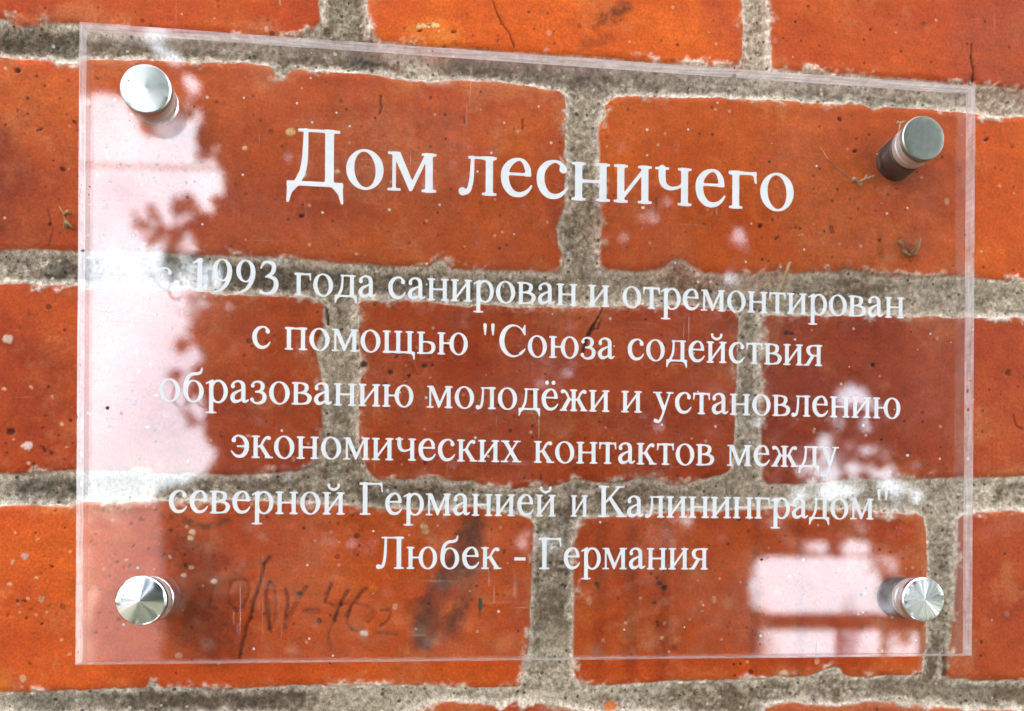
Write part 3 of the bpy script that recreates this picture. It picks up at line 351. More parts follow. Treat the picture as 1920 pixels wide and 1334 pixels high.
    {'colour': (60, 20, 12), 'points': [[-162.6, -51.8, 0.11],[-162.9, -51.7, 0.08]], 'soft': 0.3, 'amount': 0.8, 'rag': 0.5, 'depth': -0.3},
    {'colour': (60, 20, 12), 'points': [[-150.9, -63.3, 0.16],[-150.9, -63.4, 0.11]], 'soft': 0.3, 'amount': 0.8, 'rag': 0.5, 'depth': -0.3},
    {'colour': (232, 180, 138), 'points': [[-168.5, -74.0, 0.37],[-168.4, -74.1, 0.26]], 'soft': 0.3, 'amount': 0.8, 'rag': 0.5, 'depth': 0.1},
    {'colour': (60, 20, 12), 'points': [[-164.4, -83.2, 0.11],[-164.8, -83.3, 0.08]], 'soft': 0.3, 'amount': 0.8, 'rag': 0.5, 'depth': -0.3},
    {'colour': (60, 20, 12), 'points': [[-166.6, -89.2, 0.27],[-166.9, -89.1, 0.19]], 'soft': 0.3, 'amount': 0.8, 'rag': 0.5, 'depth': -0.3},
    {'colour': (60, 20, 12), 'points': [[-166.1, -67.1, 0.11],[-166.2, -67.0, 0.08]], 'soft': 0.3, 'amount': 0.8, 'rag': 0.5, 'depth': -0.3},
    {'colour': (60, 20, 12), 'points': [[-172.6, -112.5, 0.32],[-172.9, -112.6, 0.22]], 'soft': 0.3, 'amount': 0.8, 'rag': 0.5, 'depth': -0.3},
    {'colour': (232, 180, 138), 'points': [[-174.3, -82.3, 0.12],[-173.7, -83.0, 0.08]], 'soft': 0.3, 'amount': 0.8, 'rag': 0.5, 'depth': 0.1},
    {'colour': (60, 20, 12), 'points': [[-146.1, 56.9, 0.47],[-146.0, 56.8, 0.33]], 'soft': 0.3, 'amount': 0.8, 'rag': 0.5, 'depth': -0.3},
    {'colour': (60, 20, 12), 'points': [[-139.6, 90.0, 0.11],[-139.3, 90.4, 0.08]], 'soft': 0.3, 'amount': 0.8, 'rag': 0.5, 'depth': -0.3},
    {'colour': (60, 20, 12), 'points': [[-145.8, 82.1, 0.24],[-145.5, 82.4, 0.17]], 'soft': 0.3, 'amount': 0.8, 'rag': 0.5, 'depth': -0.3},
    {'colour': (60, 20, 12), 'points': [[-175.5, 76.9, 0.11],[-175.3, 76.9, 0.08]], 'soft': 0.3, 'amount': 0.8, 'rag': 0.5, 'depth': -0.3},
    {'colour': (60, 20, 12), 'points': [[-166.2, 54.4, 0.13],[-166.3, 54.7, 0.09]], 'soft': 0.3, 'amount': 0.8, 'rag': 0.5, 'depth': -0.3},
    {'colour': (60, 20, 12), 'points': [[-142.8, 62.4, 0.11],[-143.0, 63.0, 0.08]], 'soft': 0.3, 'amount': 0.8, 'rag': 0.5, 'depth': -0.3},
    {'colour': (60, 20, 12), 'points': [[-147.5, 68.4, 0.52],[-147.4, 68.5, 0.37]], 'soft': 0.3, 'amount': 0.8, 'rag': 0.5, 'depth': -0.3},
    {'colour': (60, 20, 12), 'points': [[-151.0, 91.0, 0.24],[-150.4, 90.9, 0.17]], 'soft': 0.3, 'amount': 0.8, 'rag': 0.5, 'depth': -0.3},
    {'colour': (60, 20, 12), 'points': [[-156.4, 73.5, 0.14],[-156.7, 73.4, 0.09]], 'soft': 0.3, 'amount': 0.8, 'rag': 0.5, 'depth': -0.3},
    {'colour': (60, 20, 12), 'points': [[-155.2, 32.3, 0.38],[-155.4, 32.0, 0.27]], 'soft': 0.3, 'amount': 0.8, 'rag': 0.5, 'depth': -0.3},
    {'colour': (60, 20, 12), 'points': [[-127.0, 74.1, 0.25],[-126.9, 74.2, 0.18]], 'soft': 0.3, 'amount': 0.8, 'rag': 0.5, 'depth': -0.3},
    {'colour': (232, 180, 138), 'points': [[-150.1, 59.0, 0.21],[-150.3, 59.3, 0.15]], 'soft': 0.3, 'amount': 0.8, 'rag': 0.5, 'depth': 0.1},
    {'colour': (60, 20, 12), 'points': [[-175.2, 78.8, 0.13],[-175.2, 78.4, 0.09]], 'soft': 0.3, 'amount': 0.8, 'rag': 0.5, 'depth': -0.3},
    {'colour': (60, 20, 12), 'points': [[-148.3, 39.6, 0.26],[-148.5, 39.8, 0.18]], 'soft': 0.3, 'amount': 0.8, 'rag': 0.5, 'depth': -0.3},
    {'colour': (60, 20, 12), 'points': [[-132.4, 59.1, 0.45],[-132.4, 59.3, 0.31]], 'soft': 0.3, 'amount': 0.8, 'rag': 0.5, 'depth': -0.3},
    {'colour': (232, 180, 138), 'points': [[-136.6, 56.7, 0.12],[-136.5, 56.8, 0.08]], 'soft': 0.3, 'amount': 0.8, 'rag': 0.5, 'depth': 0.1},
    {'colour': (60, 20, 12), 'points': [[-156.5, 58.2, 0.12],[-156.2, 58.6, 0.08]], 'soft': 0.3, 'amount': 0.8, 'rag': 0.5, 'depth': -0.3},
    {'colour': (60, 20, 12), 'points': [[-139.0, 40.1, 0.51],[-139.4, 39.5, 0.36]], 'soft': 0.3, 'amount': 0.8, 'rag': 0.5, 'depth': -0.3},
    {'colour': (60, 20, 12), 'points': [[-164.8, 42.3, 0.35],[-165.1, 42.0, 0.25]], 'soft': 0.3, 'amount': 0.8, 'rag': 0.5, 'depth': -0.3},
    {'colour': (232, 180, 138), 'points': [[-154.3, 38.5, 0.12],[-154.2, 38.8, 0.08]], 'soft': 0.3, 'amount': 0.8, 'rag': 0.5, 'depth': 0.1},
    {'colour': (232, 180, 138), 'points': [[-153.1, 39.2, 0.18],[-153.3, 39.2, 0.12]], 'soft': 0.3, 'amount': 0.8, 'rag': 0.5, 'depth': 0.1},
    {'colour': (60, 20, 12), 'points': [[-130.9, 66.7, 0.13],[-131.3, 66.3, 0.09]], 'soft': 0.3, 'amount': 0.8, 'rag': 0.5, 'depth': -0.3},
    {'colour': (232, 180, 138), 'points': [[-159.3, 74.7, 0.11],[-159.2, 74.4, 0.08]], 'soft': 0.3, 'amount': 0.8, 'rag': 0.5, 'depth': 0.1},
    {'colour': (60, 20, 12), 'points': [[-157.2, 75.8, 0.41],[-157.7, 76.2, 0.29]], 'soft': 0.3, 'amount': 0.8, 'rag': 0.5, 'depth': -0.3},
    {'colour': (60, 20, 12), 'points': [[-132.0, 57.8, 0.12],[-132.3, 57.9, 0.08]], 'soft': 0.3, 'amount': 0.8, 'rag': 0.5, 'depth': -0.3},
    {'colour': (60, 20, 12), 'points': [[-140.8, 62.7, 0.21],[-140.2, 62.5, 0.14]], 'soft': 0.3, 'amount': 0.8, 'rag': 0.5, 'depth': -0.3},
    {'colour': (60, 20, 12), 'points': [[-168.2, 72.8, 0.3],[-167.6, 73.3, 0.21]], 'soft': 0.3, 'amount': 0.8, 'rag': 0.5, 'depth': -0.3},
    {'colour': (60, 20, 12), 'points': [[-163.7, 63.3, 0.12],[-164.2, 63.2, 0.08]], 'soft': 0.3, 'amount': 0.8, 'rag': 0.5, 'depth': -0.3},
    {'colour': (232, 180, 138), 'points': [[-159.4, 60.7, 0.14],[-159.4, 60.6, 0.1]], 'soft': 0.3, 'amount': 0.8, 'rag': 0.5, 'depth': 0.1},
    {'colour': (60, 20, 12), 'points': [[-160.9, 60.4, 0.53],[-161.5, 60.6, 0.37]], 'soft': 0.3, 'amount': 0.8, 'rag': 0.5, 'depth': -0.3},
    {'colour': (60, 20, 12), 'points': [[-123.0, -19.1, 0.12],[-123.1, -19.1, 0.09]], 'soft': 0.3, 'amount': 0.8, 'rag': 0.5, 'depth': -0.3},
    {'colour': (232, 180, 138), 'points': [[-131.3, -13.3, 0.33],[-130.8, -13.2, 0.23]], 'soft': 0.3, 'amount': 0.8, 'rag': 0.5, 'depth': 0.1},
    {'colour': (232, 180, 138), 'points': [[-134.3, -23.7, 0.22],[-133.7, -23.8, 0.15]], 'soft': 0.3, 'amount': 0.8, 'rag': 0.5, 'depth': 0.1},
    {'colour': (232, 180, 138), 'points': [[-133.2, -2.9, 0.13],[-133.1, -2.7, 0.09]], 'soft': 0.3, 'amount': 0.8, 'rag': 0.5, 'depth': 0.1},
    {'colour': (232, 180, 138), 'points': [[-101.2, -26.0, 0.45],[-101.8, -26.1, 0.32]], 'soft': 0.3, 'amount': 0.8, 'rag': 0.5, 'depth': 0.1},
    {'colour': (60, 20, 12), 'points': [[-148.6, -8.9, 0.12],[-148.5, -8.9, 0.08]], 'soft': 0.3, 'amount': 0.8, 'rag': 0.5, 'depth': -0.3},
    {'colour': (232, 180, 138), 'points': [[-120.0, -2.3, 0.12],[-119.6, -2.3, 0.09]], 'soft': 0.3, 'amount': 0.8, 'rag': 0.5, 'depth': 0.1},
    {'colour': (232, 180, 138), 'points': [[-121.2, -34.9, 0.16],[-120.9, -34.9, 0.11]], 'soft': 0.3, 'amount': 0.8, 'rag': 0.5, 'depth': 0.1},
    {'colour': (60, 20, 12), 'points': [[-124.4, -38.9, 0.12],[-124.2, -38.6, 0.09]], 'soft': 0.3, 'amount': 0.8, 'rag': 0.5, 'depth': -0.3},
    {'colour': (232, 180, 138), 'points': [[-113.5, -27.8, 0.16],[-113.7, -27.4, 0.11]], 'soft': 0.3, 'amount': 0.8, 'rag': 0.5, 'depth': 0.1},
    {'colour': (60, 20, 12), 'points': [[-137.8, -15.8, 0.27],[-137.6, -15.3, 0.19]], 'soft': 0.3, 'amount': 0.8, 'rag': 0.5, 'depth': -0.3},
    {'colour': (60, 20, 12), 'points': [[-166.1, -32.2, 0.51],[-166.6, -31.2, 0.36]], 'soft': 0.3, 'amount': 0.8, 'rag': 0.5, 'depth': -0.3},
    {'colour': (232, 180, 138), 'points': [[-152.5, -19.5, 0.23],[-152.0, -20.1, 0.16]], 'soft': 0.3, 'amount': 0.8, 'rag': 0.5, 'depth': 0.1},
    {'colour': (60, 20, 12), 'points': [[-104.8, -2.1, 0.11],[-104.7, -2.0, 0.08]], 'soft': 0.3, 'amount': 0.8, 'rag': 0.5, 'depth': -0.3},
    {'colour': (60, 20, 12), 'points': [[-48.0, -14.9, 0.31],[-48.3, -14.4, 0.22]], 'soft': 0.3, 'amount': 0.8, 'rag': 0.5, 'depth': -0.3},
    {'colour': (60, 20, 12), 'points': [[-39.9, -0.3, 0.33],[-40.4, -0.4, 0.23]], 'soft': 0.3, 'amount': 0.8, 'rag': 0.5, 'depth': -0.3},
    {'colour': (60, 20, 12), 'points': [[-35.0, 6.4, 0.4],[-34.7, 6.1, 0.28]], 'soft': 0.3, 'amount': 0.8, 'rag': 0.5, 'depth': -0.3},
    {'colour': (232, 180, 138), 'points': [[-40.3, -4.9, 0.25],[-40.6, -5.0, 0.17]], 'soft': 0.3, 'amount': 0.8, 'rag': 0.5, 'depth': 0.1},
    {'colour': (60, 20, 12), 'points': [[-52.0, -10.0, 0.11],[-51.8, -10.2, 0.08]], 'soft': 0.3, 'amount': 0.8, 'rag': 0.5, 'depth': -0.3},
    {'colour': (60, 20, 12), 'points': [[-48.8, -6.5, 0.27],[-49.0, -6.3, 0.19]], 'soft': 0.3, 'amount': 0.8, 'rag': 0.5, 'depth': -0.3},
    {'colour': (232, 180, 138), 'points': [[-62.7, -18.2, 0.12],[-62.8, -18.3, 0.08]], 'soft': 0.3, 'amount': 0.8, 'rag': 0.5, 'depth': 0.1},
    {'colour': (60, 20, 12), 'points': [[-55.5, -7.3, 0.34],[-56.5, -7.6, 0.24]], 'soft': 0.3, 'amount': 0.8, 'rag': 0.5, 'depth': -0.3},
    {'colour': (232, 180, 138), 'points': [[-48.2, -9.0, 0.32],[-48.4, -8.7, 0.23]], 'soft': 0.3, 'amount': 0.8, 'rag': 0.5, 'depth': 0.1},
    {'colour': (232, 180, 138), 'points': [[-62.9, -5.5, 0.12],[-62.9, -4.9, 0.08]], 'soft': 0.3, 'amount': 0.8, 'rag': 0.5, 'depth': 0.1},
    {'colour': (60, 20, 12), 'points': [[-56.9, -1.7, 0.11],[-57.3, -1.6, 0.08]], 'soft': 0.3, 'amount': 0.8, 'rag': 0.5, 'depth': -0.3},
    {'colour': (60, 20, 12), 'points': [[-52.0, 2.4, 0.3],[-52.6, 2.0, 0.21]], 'soft': 0.3, 'amount': 0.8, 'rag': 0.5, 'depth': -0.3},
    {'colour': (60, 20, 12), 'points': [[-48.1, -4.1, 0.22],[-48.4, -4.1, 0.16]], 'soft': 0.3, 'amount': 0.8, 'rag': 0.5, 'depth': -0.3},
    {'colour': (60, 20, 12), 'points': [[-49.3, -5.9, 0.12],[-48.9, -5.4, 0.08]], 'soft': 0.3, 'amount': 0.8, 'rag': 0.5, 'depth': -0.3},
    {'colour': (232, 180, 138), 'points': [[-48.7, -0.9, 0.12],[-49.1, -0.9, 0.09]], 'soft': 0.3, 'amount': 0.8, 'rag': 0.5, 'depth': 0.1},
    {'colour': (60, 20, 12), 'points': [[-65.4, 5.5, 0.52],[-65.9, 5.0, 0.36]], 'soft': 0.3, 'amount': 0.8, 'rag': 0.5, 'depth': -0.3},
    {'colour': (232, 180, 138), 'points': [[-51.3, -10.6, 0.17],[-51.4, -10.2, 0.12]], 'soft': 0.3, 'amount': 0.8, 'rag': 0.5, 'depth': 0.1},
    {'colour': (232, 180, 138), 'points': [[-40.0, -12.6, 0.24],[-40.3, -12.2, 0.17]], 'soft': 0.3, 'amount': 0.8, 'rag': 0.5, 'depth': 0.1},
    {'colour': (232, 180, 138), 'points': [[-52.0, -10.5, 0.11],[-52.0, -10.9, 0.08]], 'soft': 0.3, 'amount': 0.8, 'rag': 0.5, 'depth': 0.1},
    {'colour': (60, 20, 12), 'points': [[-46.5, -0.8, 0.13],[-47.0, -1.1, 0.09]], 'soft': 0.3, 'amount': 0.8, 'rag': 0.5, 'depth': -0.3},
    {'colour': (232, 180, 138), 'points': [[-45.4, 5.4, 0.11],[-45.6, 5.9, 0.08]], 'soft': 0.3, 'amount': 0.8, 'rag': 0.5, 'depth': 0.1},
    {'colour': (232, 180, 138), 'points': [[-49.0, -6.1, 0.11],[-49.4, -6.0, 0.08]], 'soft': 0.3, 'amount': 0.8, 'rag': 0.5, 'depth': 0.1},
    {'colour': (60, 20, 12), 'points': [[-46.7, 10.3, 0.3],[-46.1, 10.4, 0.21]], 'soft': 0.3, 'amount': 0.8, 'rag': 0.5, 'depth': -0.3},
    {'colour': (60, 20, 12), 'points': [[-51.1, -7.3, 0.11],[-50.8, -7.8, 0.08]], 'soft': 0.3, 'amount': 0.8, 'rag': 0.5, 'depth': -0.3},
    {'colour': (60, 20, 12), 'points': [[-47.7, -4.4, 0.27],[-48.0, -4.9, 0.19]], 'soft': 0.3, 'amount': 0.8, 'rag': 0.5, 'depth': -0.3},
    {'colour': (60, 20, 12), 'points': [[-47.3, -4.4, 0.18],[-47.6, -3.5, 0.13]], 'soft': 0.3, 'amount': 0.8, 'rag': 0.5, 'depth': -0.3},
    {'colour': (60, 20, 12), 'points': [[49.8, -70.4, 0.11],[49.9, -70.0, 0.08]], 'soft': 0.3, 'amount': 0.8, 'rag': 0.5, 'depth': -0.3},
    {'colour': (60, 20, 12), 'points': [[39.5, -82.7, 0.48],[38.9, -82.7, 0.33]], 'soft': 0.3, 'amount': 0.8, 'rag': 0.5, 'depth': -0.3},
    {'colour': (60, 20, 12), 'points': [[35.3, -56.8, 0.11],[36.1, -57.0, 0.08]], 'soft': 0.3, 'amount': 0.8, 'rag': 0.5, 'depth': -0.3},
    {'colour': (232, 180, 138), 'points': [[52.0, -88.4, 0.13],[52.4, -88.8, 0.09]], 'soft': 0.3, 'amount': 0.8, 'rag': 0.5, 'depth': 0.1},
    {'colour': (60, 20, 12), 'points': [[37.3, -88.5, 0.12],[37.5, -88.6, 0.08]], 'soft': 0.3, 'amount': 0.8, 'rag': 0.5, 'depth': -0.3},
    {'colour': (60, 20, 12), 'points': [[67.1, -90.2, 0.22],[67.0, -89.3, 0.15]], 'soft': 0.3, 'amount': 0.8, 'rag': 0.5, 'depth': -0.3},
    {'colour': (232, 180, 138), 'points': [[41.6, -70.8, 0.2],[42.0, -71.0, 0.14]], 'soft': 0.3, 'amount': 0.8, 'rag': 0.5, 'depth': 0.1},
    {'colour': (60, 20, 12), 'points': [[41.6, -96.3, 0.22],[41.6, -95.6, 0.15]], 'soft': 0.3, 'amount': 0.8, 'rag': 0.5, 'depth': -0.3},
    {'colour': (232, 180, 138), 'points': [[42.1, -95.0, 0.49],[41.9, -95.5, 0.34]], 'soft': 0.3, 'amount': 0.8, 'rag': 0.5, 'depth': 0.1},
    {'colour': (60, 20, 12), 'points': [[67.1, -79.4, 0.14],[66.9, -79.6, 0.1]], 'soft': 0.3, 'amount': 0.8, 'rag': 0.5, 'depth': -0.3},
    {'colour': (232, 180, 138), 'points': [[63.9, -95.9, 0.25],[64.2, -95.9, 0.18]], 'soft': 0.3, 'amount': 0.8, 'rag': 0.5, 'depth': 0.1},
    {'colour': (60, 20, 12), 'points': [[42.7, -78.3, 0.18],[42.9, -78.1, 0.13]], 'soft': 0.3, 'amount': 0.8, 'rag': 0.5, 'depth': -0.3},
    {'colour': (60, 20, 12), 'points': [[19.0, -77.4, 0.26],[18.9, -77.3, 0.18]], 'soft': 0.3, 'amount': 0.8, 'rag': 0.5, 'depth': -0.3},
    {'colour': (232, 180, 138), 'points': [[55.9, -82.2, 0.11],[56.2, -82.4, 0.08]], 'soft': 0.3, 'amount': 0.8, 'rag': 0.5, 'depth': 0.1},
    {'colour': (232, 180, 138), 'points': [[56.8, -85.8, 0.21],[56.9, -85.8, 0.14]], 'soft': 0.3, 'amount': 0.8, 'rag': 0.5, 'depth': 0.1},
    {'colour': (232, 180, 138), 'points': [[42.8, -90.2, 0.12],[43.0, -89.9, 0.08]], 'soft': 0.3, 'amount': 0.8, 'rag': 0.5, 'depth': 0.1},
    {'colour': (232, 180, 138), 'points': [[107.3, 48.3, 0.17],[107.6, 47.9, 0.12]], 'soft': 0.3, 'amount': 0.8, 'rag': 0.5, 'depth': 0.1},
    {'colour': (60, 20, 12), 'points': [[115.4, 31.2, 0.12],[115.0, 31.5, 0.09]], 'soft': 0.3, 'amount': 0.8, 'rag': 0.5, 'depth': -0.3},
    {'colour': (232, 180, 138), 'points': [[100.3, 51.8, 0.12],[100.1, 51.6, 0.08]], 'soft': 0.3, 'amount': 0.8, 'rag': 0.5, 'depth': 0.1},
    {'colour': (60, 20, 12), 'points': [[109.9, 46.7, 0.12],[109.9, 46.7, 0.08]], 'soft': 0.3, 'amount': 0.8, 'rag': 0.5, 'depth': -0.3},
    {'colour': (60, 20, 12), 'points': [[122.9, 50.0, 0.27],[122.4, 50.6, 0.19]], 'soft': 0.3, 'amount': 0.8, 'rag': 0.5, 'depth': -0.3},
    {'colour': (232, 180, 138), 'points': [[97.5, 55.2, 0.12],[97.5, 55.1, 0.08]], 'soft': 0.3, 'amount': 0.8, 'rag': 0.5, 'depth': 0.1},
    {'colour': (60, 20, 12), 'points': [[129.7, 69.6, 0.12],[130.1, 69.9, 0.08]], 'soft': 0.3, 'amount': 0.8, 'rag': 0.5, 'depth': -0.3},
    {'colour': (60, 20, 12), 'points': [[96.2, 43.3, 0.11],[96.4, 43.5, 0.08]], 'soft': 0.3, 'amount': 0.8, 'rag': 0.5, 'depth': -0.3},
    {'colour': (60, 20, 12), 'points': [[98.0, 37.7, 0.15],[97.8, 37.6, 0.1]], 'soft': 0.3, 'amount': 0.8, 'rag': 0.5, 'depth': -0.3},
    {'colour': (60, 20, 12), 'points': [[83.3, 48.9, 0.38],[84.2, 49.7, 0.27]], 'soft': 0.3, 'amount': 0.8, 'rag': 0.5, 'depth': -0.3},
    {'colour': (60, 20, 12), 'points': [[89.3, 52.7, 0.12],[89.3, 53.0, 0.08]], 'soft': 0.3, 'amount': 0.8, 'rag': 0.5, 'depth': -0.3},
    {'colour': (60, 20, 12), 'points': [[114.4, 60.9, 0.17],[114.7, 61.8, 0.12]], 'soft': 0.3, 'amount': 0.8, 'rag': 0.5, 'depth': -0.3},
    {'colour': (232, 180, 138), 'points': [[93.2, 51.0, 0.11],[93.9, 51.3, 0.08]], 'soft': 0.3, 'amount': 0.8, 'rag': 0.5, 'depth': 0.1},
    {'colour': (60, 20, 12), 'points': [[122.0, 60.9, 0.12],[121.2, 61.1, 0.09]], 'soft': 0.3, 'amount': 0.8, 'rag': 0.5, 'depth': -0.3},
    {'colour': (60, 20, 12), 'points': [[133.5, 41.0, 0.12],[133.9, 41.2, 0.08]], 'soft': 0.3, 'amount': 0.8, 'rag': 0.5, 'depth': -0.3},
    {'colour': (60, 20, 12), 'points': [[90.6, 53.4, 0.28],[90.6, 53.7, 0.2]], 'soft': 0.3, 'amount': 0.8, 'rag': 0.5, 'depth': -0.3},
    {'colour': (232, 180, 138), 'points': [[-38.4, 115.0, 0.13],[-38.3, 115.4, 0.09]], 'soft': 0.3, 'amount': 0.8, 'rag': 0.5, 'depth': 0.1},
    {'colour': (60, 20, 12), 'points': [[-42.1, 117.0, 0.23],[-41.4, 116.9, 0.16]], 'soft': 0.3, 'amount': 0.8, 'rag': 0.5, 'depth': -0.3},
    {'colour': (60, 20, 12), 'points': [[-17.7, 113.6, 0.25],[-18.0, 112.8, 0.17]], 'soft': 0.3, 'amount': 0.8, 'rag': 0.5, 'depth': -0.3},
    {'colour': (60, 20, 12), 'points': [[-17.9, 115.0, 0.12],[-17.6, 115.1, 0.08]], 'soft': 0.3, 'amount': 0.8, 'rag': 0.5, 'depth': -0.3},
    {'colour': (60, 20, 12), 'points': [[-33.7, 115.2, 0.46],[-33.1, 114.9, 0.32]], 'soft': 0.3, 'amount': 0.8, 'rag': 0.5, 'depth': -0.3},
    {'colour': (60, 20, 12), 'points': [[-32.6, 115.6, 0.18],[-32.4, 115.1, 0.13]], 'soft': 0.3, 'amount': 0.8, 'rag': 0.5, 'depth': -0.3},
    {'colour': (60, 20, 12), 'points': [[-56.8, 109.1, 0.38],[-57.2, 108.7, 0.27]], 'soft': 0.3, 'amount': 0.8, 'rag': 0.5, 'depth': -0.3},
    {'colour': (60, 20, 12), 'points': [[-21.3, 110.2, 0.11],[-21.4, 110.0, 0.08]], 'soft': 0.3, 'amount': 0.8, 'rag': 0.5, 'depth': -0.3},
    {'colour': (60, 20, 12), 'points': [[-44.7, 114.8, 0.42],[-45.4, 114.7, 0.29]], 'soft': 0.3, 'amount': 0.8, 'rag': 0.5, 'depth': -0.3},
    {'colour': (60, 20, 12), 'points': [[-36.8, 110.0, 0.14],[-36.2, 110.2, 0.1]], 'soft': 0.3, 'amount': 0.8, 'rag': 0.5, 'depth': -0.3},
    {'colour': (232, 180, 138), 'points': [[-18.8, -39.3, 0.11],[-19.2, -39.5, 0.08]], 'soft': 0.3, 'amount': 0.8, 'rag': 0.5, 'depth': 0.1},
    {'colour': (60, 20, 12), 'points': [[-8.6, -51.4, 0.12],[-9.0, -51.2, 0.08]], 'soft': 0.3, 'amount': 0.8, 'rag': 0.5, 'depth': -0.3},
    {'colour': (232, 180, 138), 'points': [[-11.7, -60.8, 0.12],[-11.6, -60.9, 0.08]], 'soft': 0.3, 'amount': 0.8, 'rag': 0.5, 'depth': 0.1},
    {'colour': (60, 20, 12), 'points': [[-14.6, -65.1, 0.36],[-14.3, -64.4, 0.25]], 'soft': 0.3, 'amount': 0.8, 'rag': 0.5, 'depth': -0.3},
    {'colour': (60, 20, 12), 'points': [[0.7, -63.0, 0.12],[0.8, -62.4, 0.08]], 'soft': 0.3, 'amount': 0.8, 'rag': 0.5, 'depth': -0.3},
    {'colour': (60, 20, 12), 'points': [[9.6, -54.8, 0.13],[9.7, -54.7, 0.09]], 'soft': 0.3, 'amount': 0.8, 'rag': 0.5, 'depth': -0.3},
    {'colour': (60, 20, 12), 'points': [[-25.8, -81.4, 0.22],[-26.2, -81.3, 0.15]], 'soft': 0.3, 'amount': 0.8, 'rag': 0.5, 'depth': -0.3},
    {'colour': (232, 180, 138), 'points': [[4.7, -53.4, 0.16],[5.2, -53.6, 0.11]], 'soft': 0.3, 'amount': 0.8, 'rag': 0.5, 'depth': 0.1},
    {'colour': (60, 20, 12), 'points': [[2.7, -47.2, 0.26],[3.4, -47.7, 0.18]], 'soft': 0.3, 'amount': 0.8, 'rag': 0.5, 'depth': -0.3},
    {'colour': (232, 180, 138), 'points': [[-1.3, -75.8, 0.42],[-1.3, -75.7, 0.29]], 'soft': 0.3, 'amount': 0.8, 'rag': 0.5, 'depth': 0.1},
    {'colour': (112, 104, 92), 'points': [[-164.2, 28.4, 2.47],[-161.3, 28.5, 2.47]], 'soft': 0.4, 'amount': 0.9, 'rag': 0.3, 'mottle': 0.8, 'mortar': 1, 'depth': 0.6},
    {'colour': (60, 50, 40), 'points': [[-167.2, 26.1, 0.38],[-164.6, 25.2, 0.38],[-161.2, 25.7, 0.38]], 'soft': 0.5, 'amount': 0.7},
    {'colour': (232, 212, 188), 'points': [[167.0, -42.0, 2.47],[168.0, -42.2, 2.47]], 'soft': 1.5, 'amount': 0.85, 'rag': 0.8, 'mottle': 0.8, 'mortar': 1},
    {'colour': (232, 212, 188), 'points': [[-54.3, 106.3, 1.9],[-48.0, 104.9, 2.28],[-42.5, 100.7, 3.04],[-37.0, 99.2, 1.52]], 'soft': 2.5, 'amount': 0.75, 'rag': 1.2, 'mottle': 0.8, 'mortar': 1},
    {'colour': (78, 72, 60), 'points': [[-177.6, 102.7, 2.66],[-169.3, 103.0, 2.85],[-159.4, 102.3, 2.47]], 'soft': 3, 'amount': 0.8, 'rag': 1.8, 'mottle': 1.5, 'grain': 3.0, 'mortar': 1},
    {'colour': (78, 72, 60), 'points': [[-175.0, -45.0, 2.85],[-165.1, -44.9, 3.04],[-157.6, -44.8, 2.66]], 'soft': 3, 'amount': 0.8, 'rag': 1.8, 'mottle': 1.5, 'grain': 3.0, 'mortar': 1},
    {'colour': (78, 72, 60), 'points': [[-31.5, 104.6, 1.9],[-12.9, 104.0, 2.66],[9.7, 103.4, 2.85]], 'soft': 3, 'amount': 0.75, 'rag': 1.8, 'mottle': 1.5, 'grain': 3.0, 'mortar': 1},
    {'colour': (78, 72, 60), 'points': [[-67.8, 103.9, 1.52],[-60.6, 103.7, 1.52]], 'soft': 3, 'amount': 0.8, 'rag': 1.8, 'mottle': 1.5, 'grain': 3.0, 'mortar': 1},
    {'colour': (78, 72, 60), 'points': [[15.5, 102.8, 3.04],[52.3, 104.0, 2.47],[76.0, 104.4, 2.28]], 'soft': 3, 'amount': 0.55, 'rag': 1.8, 'mottle': 1.5, 'grain': 3.0, 'mortar': 1},
    {'colour': (78, 72, 60), 'points': [[-128.6, 30.8, 2.66],[-118.3, 30.3, 2.28],[-92.2, 27.8, 1.9],[-70.9, 27.8, 2.28]], 'soft': 3, 'amount': 0.7, 'rag': 1.8, 'mottle': 1.5, 'grain': 3.0, 'mortar': 1},
    {'colour': (78, 72, 60), 'points': [[-60.2, 27.3, 2.28],[-31.0, 25.7, 2.66],[2.6, 28.0, 2.66]], 'soft': 3, 'amount': 0.6, 'rag': 1.8, 'mottle': 1.5, 'grain': 3.0, 'mortar': 1},
    {'colour': (78, 72, 60), 'points': [[-173.0, -114.9, 2.66],[-129.4, -115.6, 2.66],[-84.2, -115.2, 1.9]], 'soft': 3, 'amount': 0.65, 'rag': 1.8, 'mottle': 1.5, 'grain': 3.0, 'mortar': 1},
    {'colour': (78, 72, 60), 'points': [[-61.5, -46.7, 2.28],[-56.1, -46.6, 2.28]], 'soft': 3, 'amount': 0.6, 'rag': 1.8, 'mottle': 1.5, 'grain': 3.0, 'mortar': 1},
    {'colour': (78, 72, 60), 'points': [[-177.1, 28.7, 1.9],[-170.5, 24.6, 1.52],[-157.2, 26.9, 1.52]], 'soft': 3, 'amount': 0.6, 'rag': 1.8, 'mottle': 1.5, 'grain': 3.0, 'mortar': 1},
    {'colour': (78, 72, 60), 'points': [[88.1, 103.3, 1.52],[133.3, 102.0, 1.52]], 'soft': 3, 'amount': 0.4, 'rag': 1.8, 'mottle': 1.5, 'grain': 3.0, 'mortar': 1},
    {'colour': (200, 186, 160), 'points': [[1.5, -91.8, 2.66],[2.6, -104.9, 3.8],[4.5, -116.2, 4.56]], 'soft': 4, 'amount': 0.45, 'rag': 1.8, 'mottle': 2.0, 'grain': 2.0, 'mortar': 1},
    {'colour': (200, 186, 160), 'points': [[-70.0, -115.0, 2.28],[-52.0, -115.7, 2.28],[-41.1, -114.6, 1.52]], 'soft': 4, 'amount': 0.6, 'rag': 1.8, 'mottle': 2.0, 'grain': 2.0, 'mortar': 1},
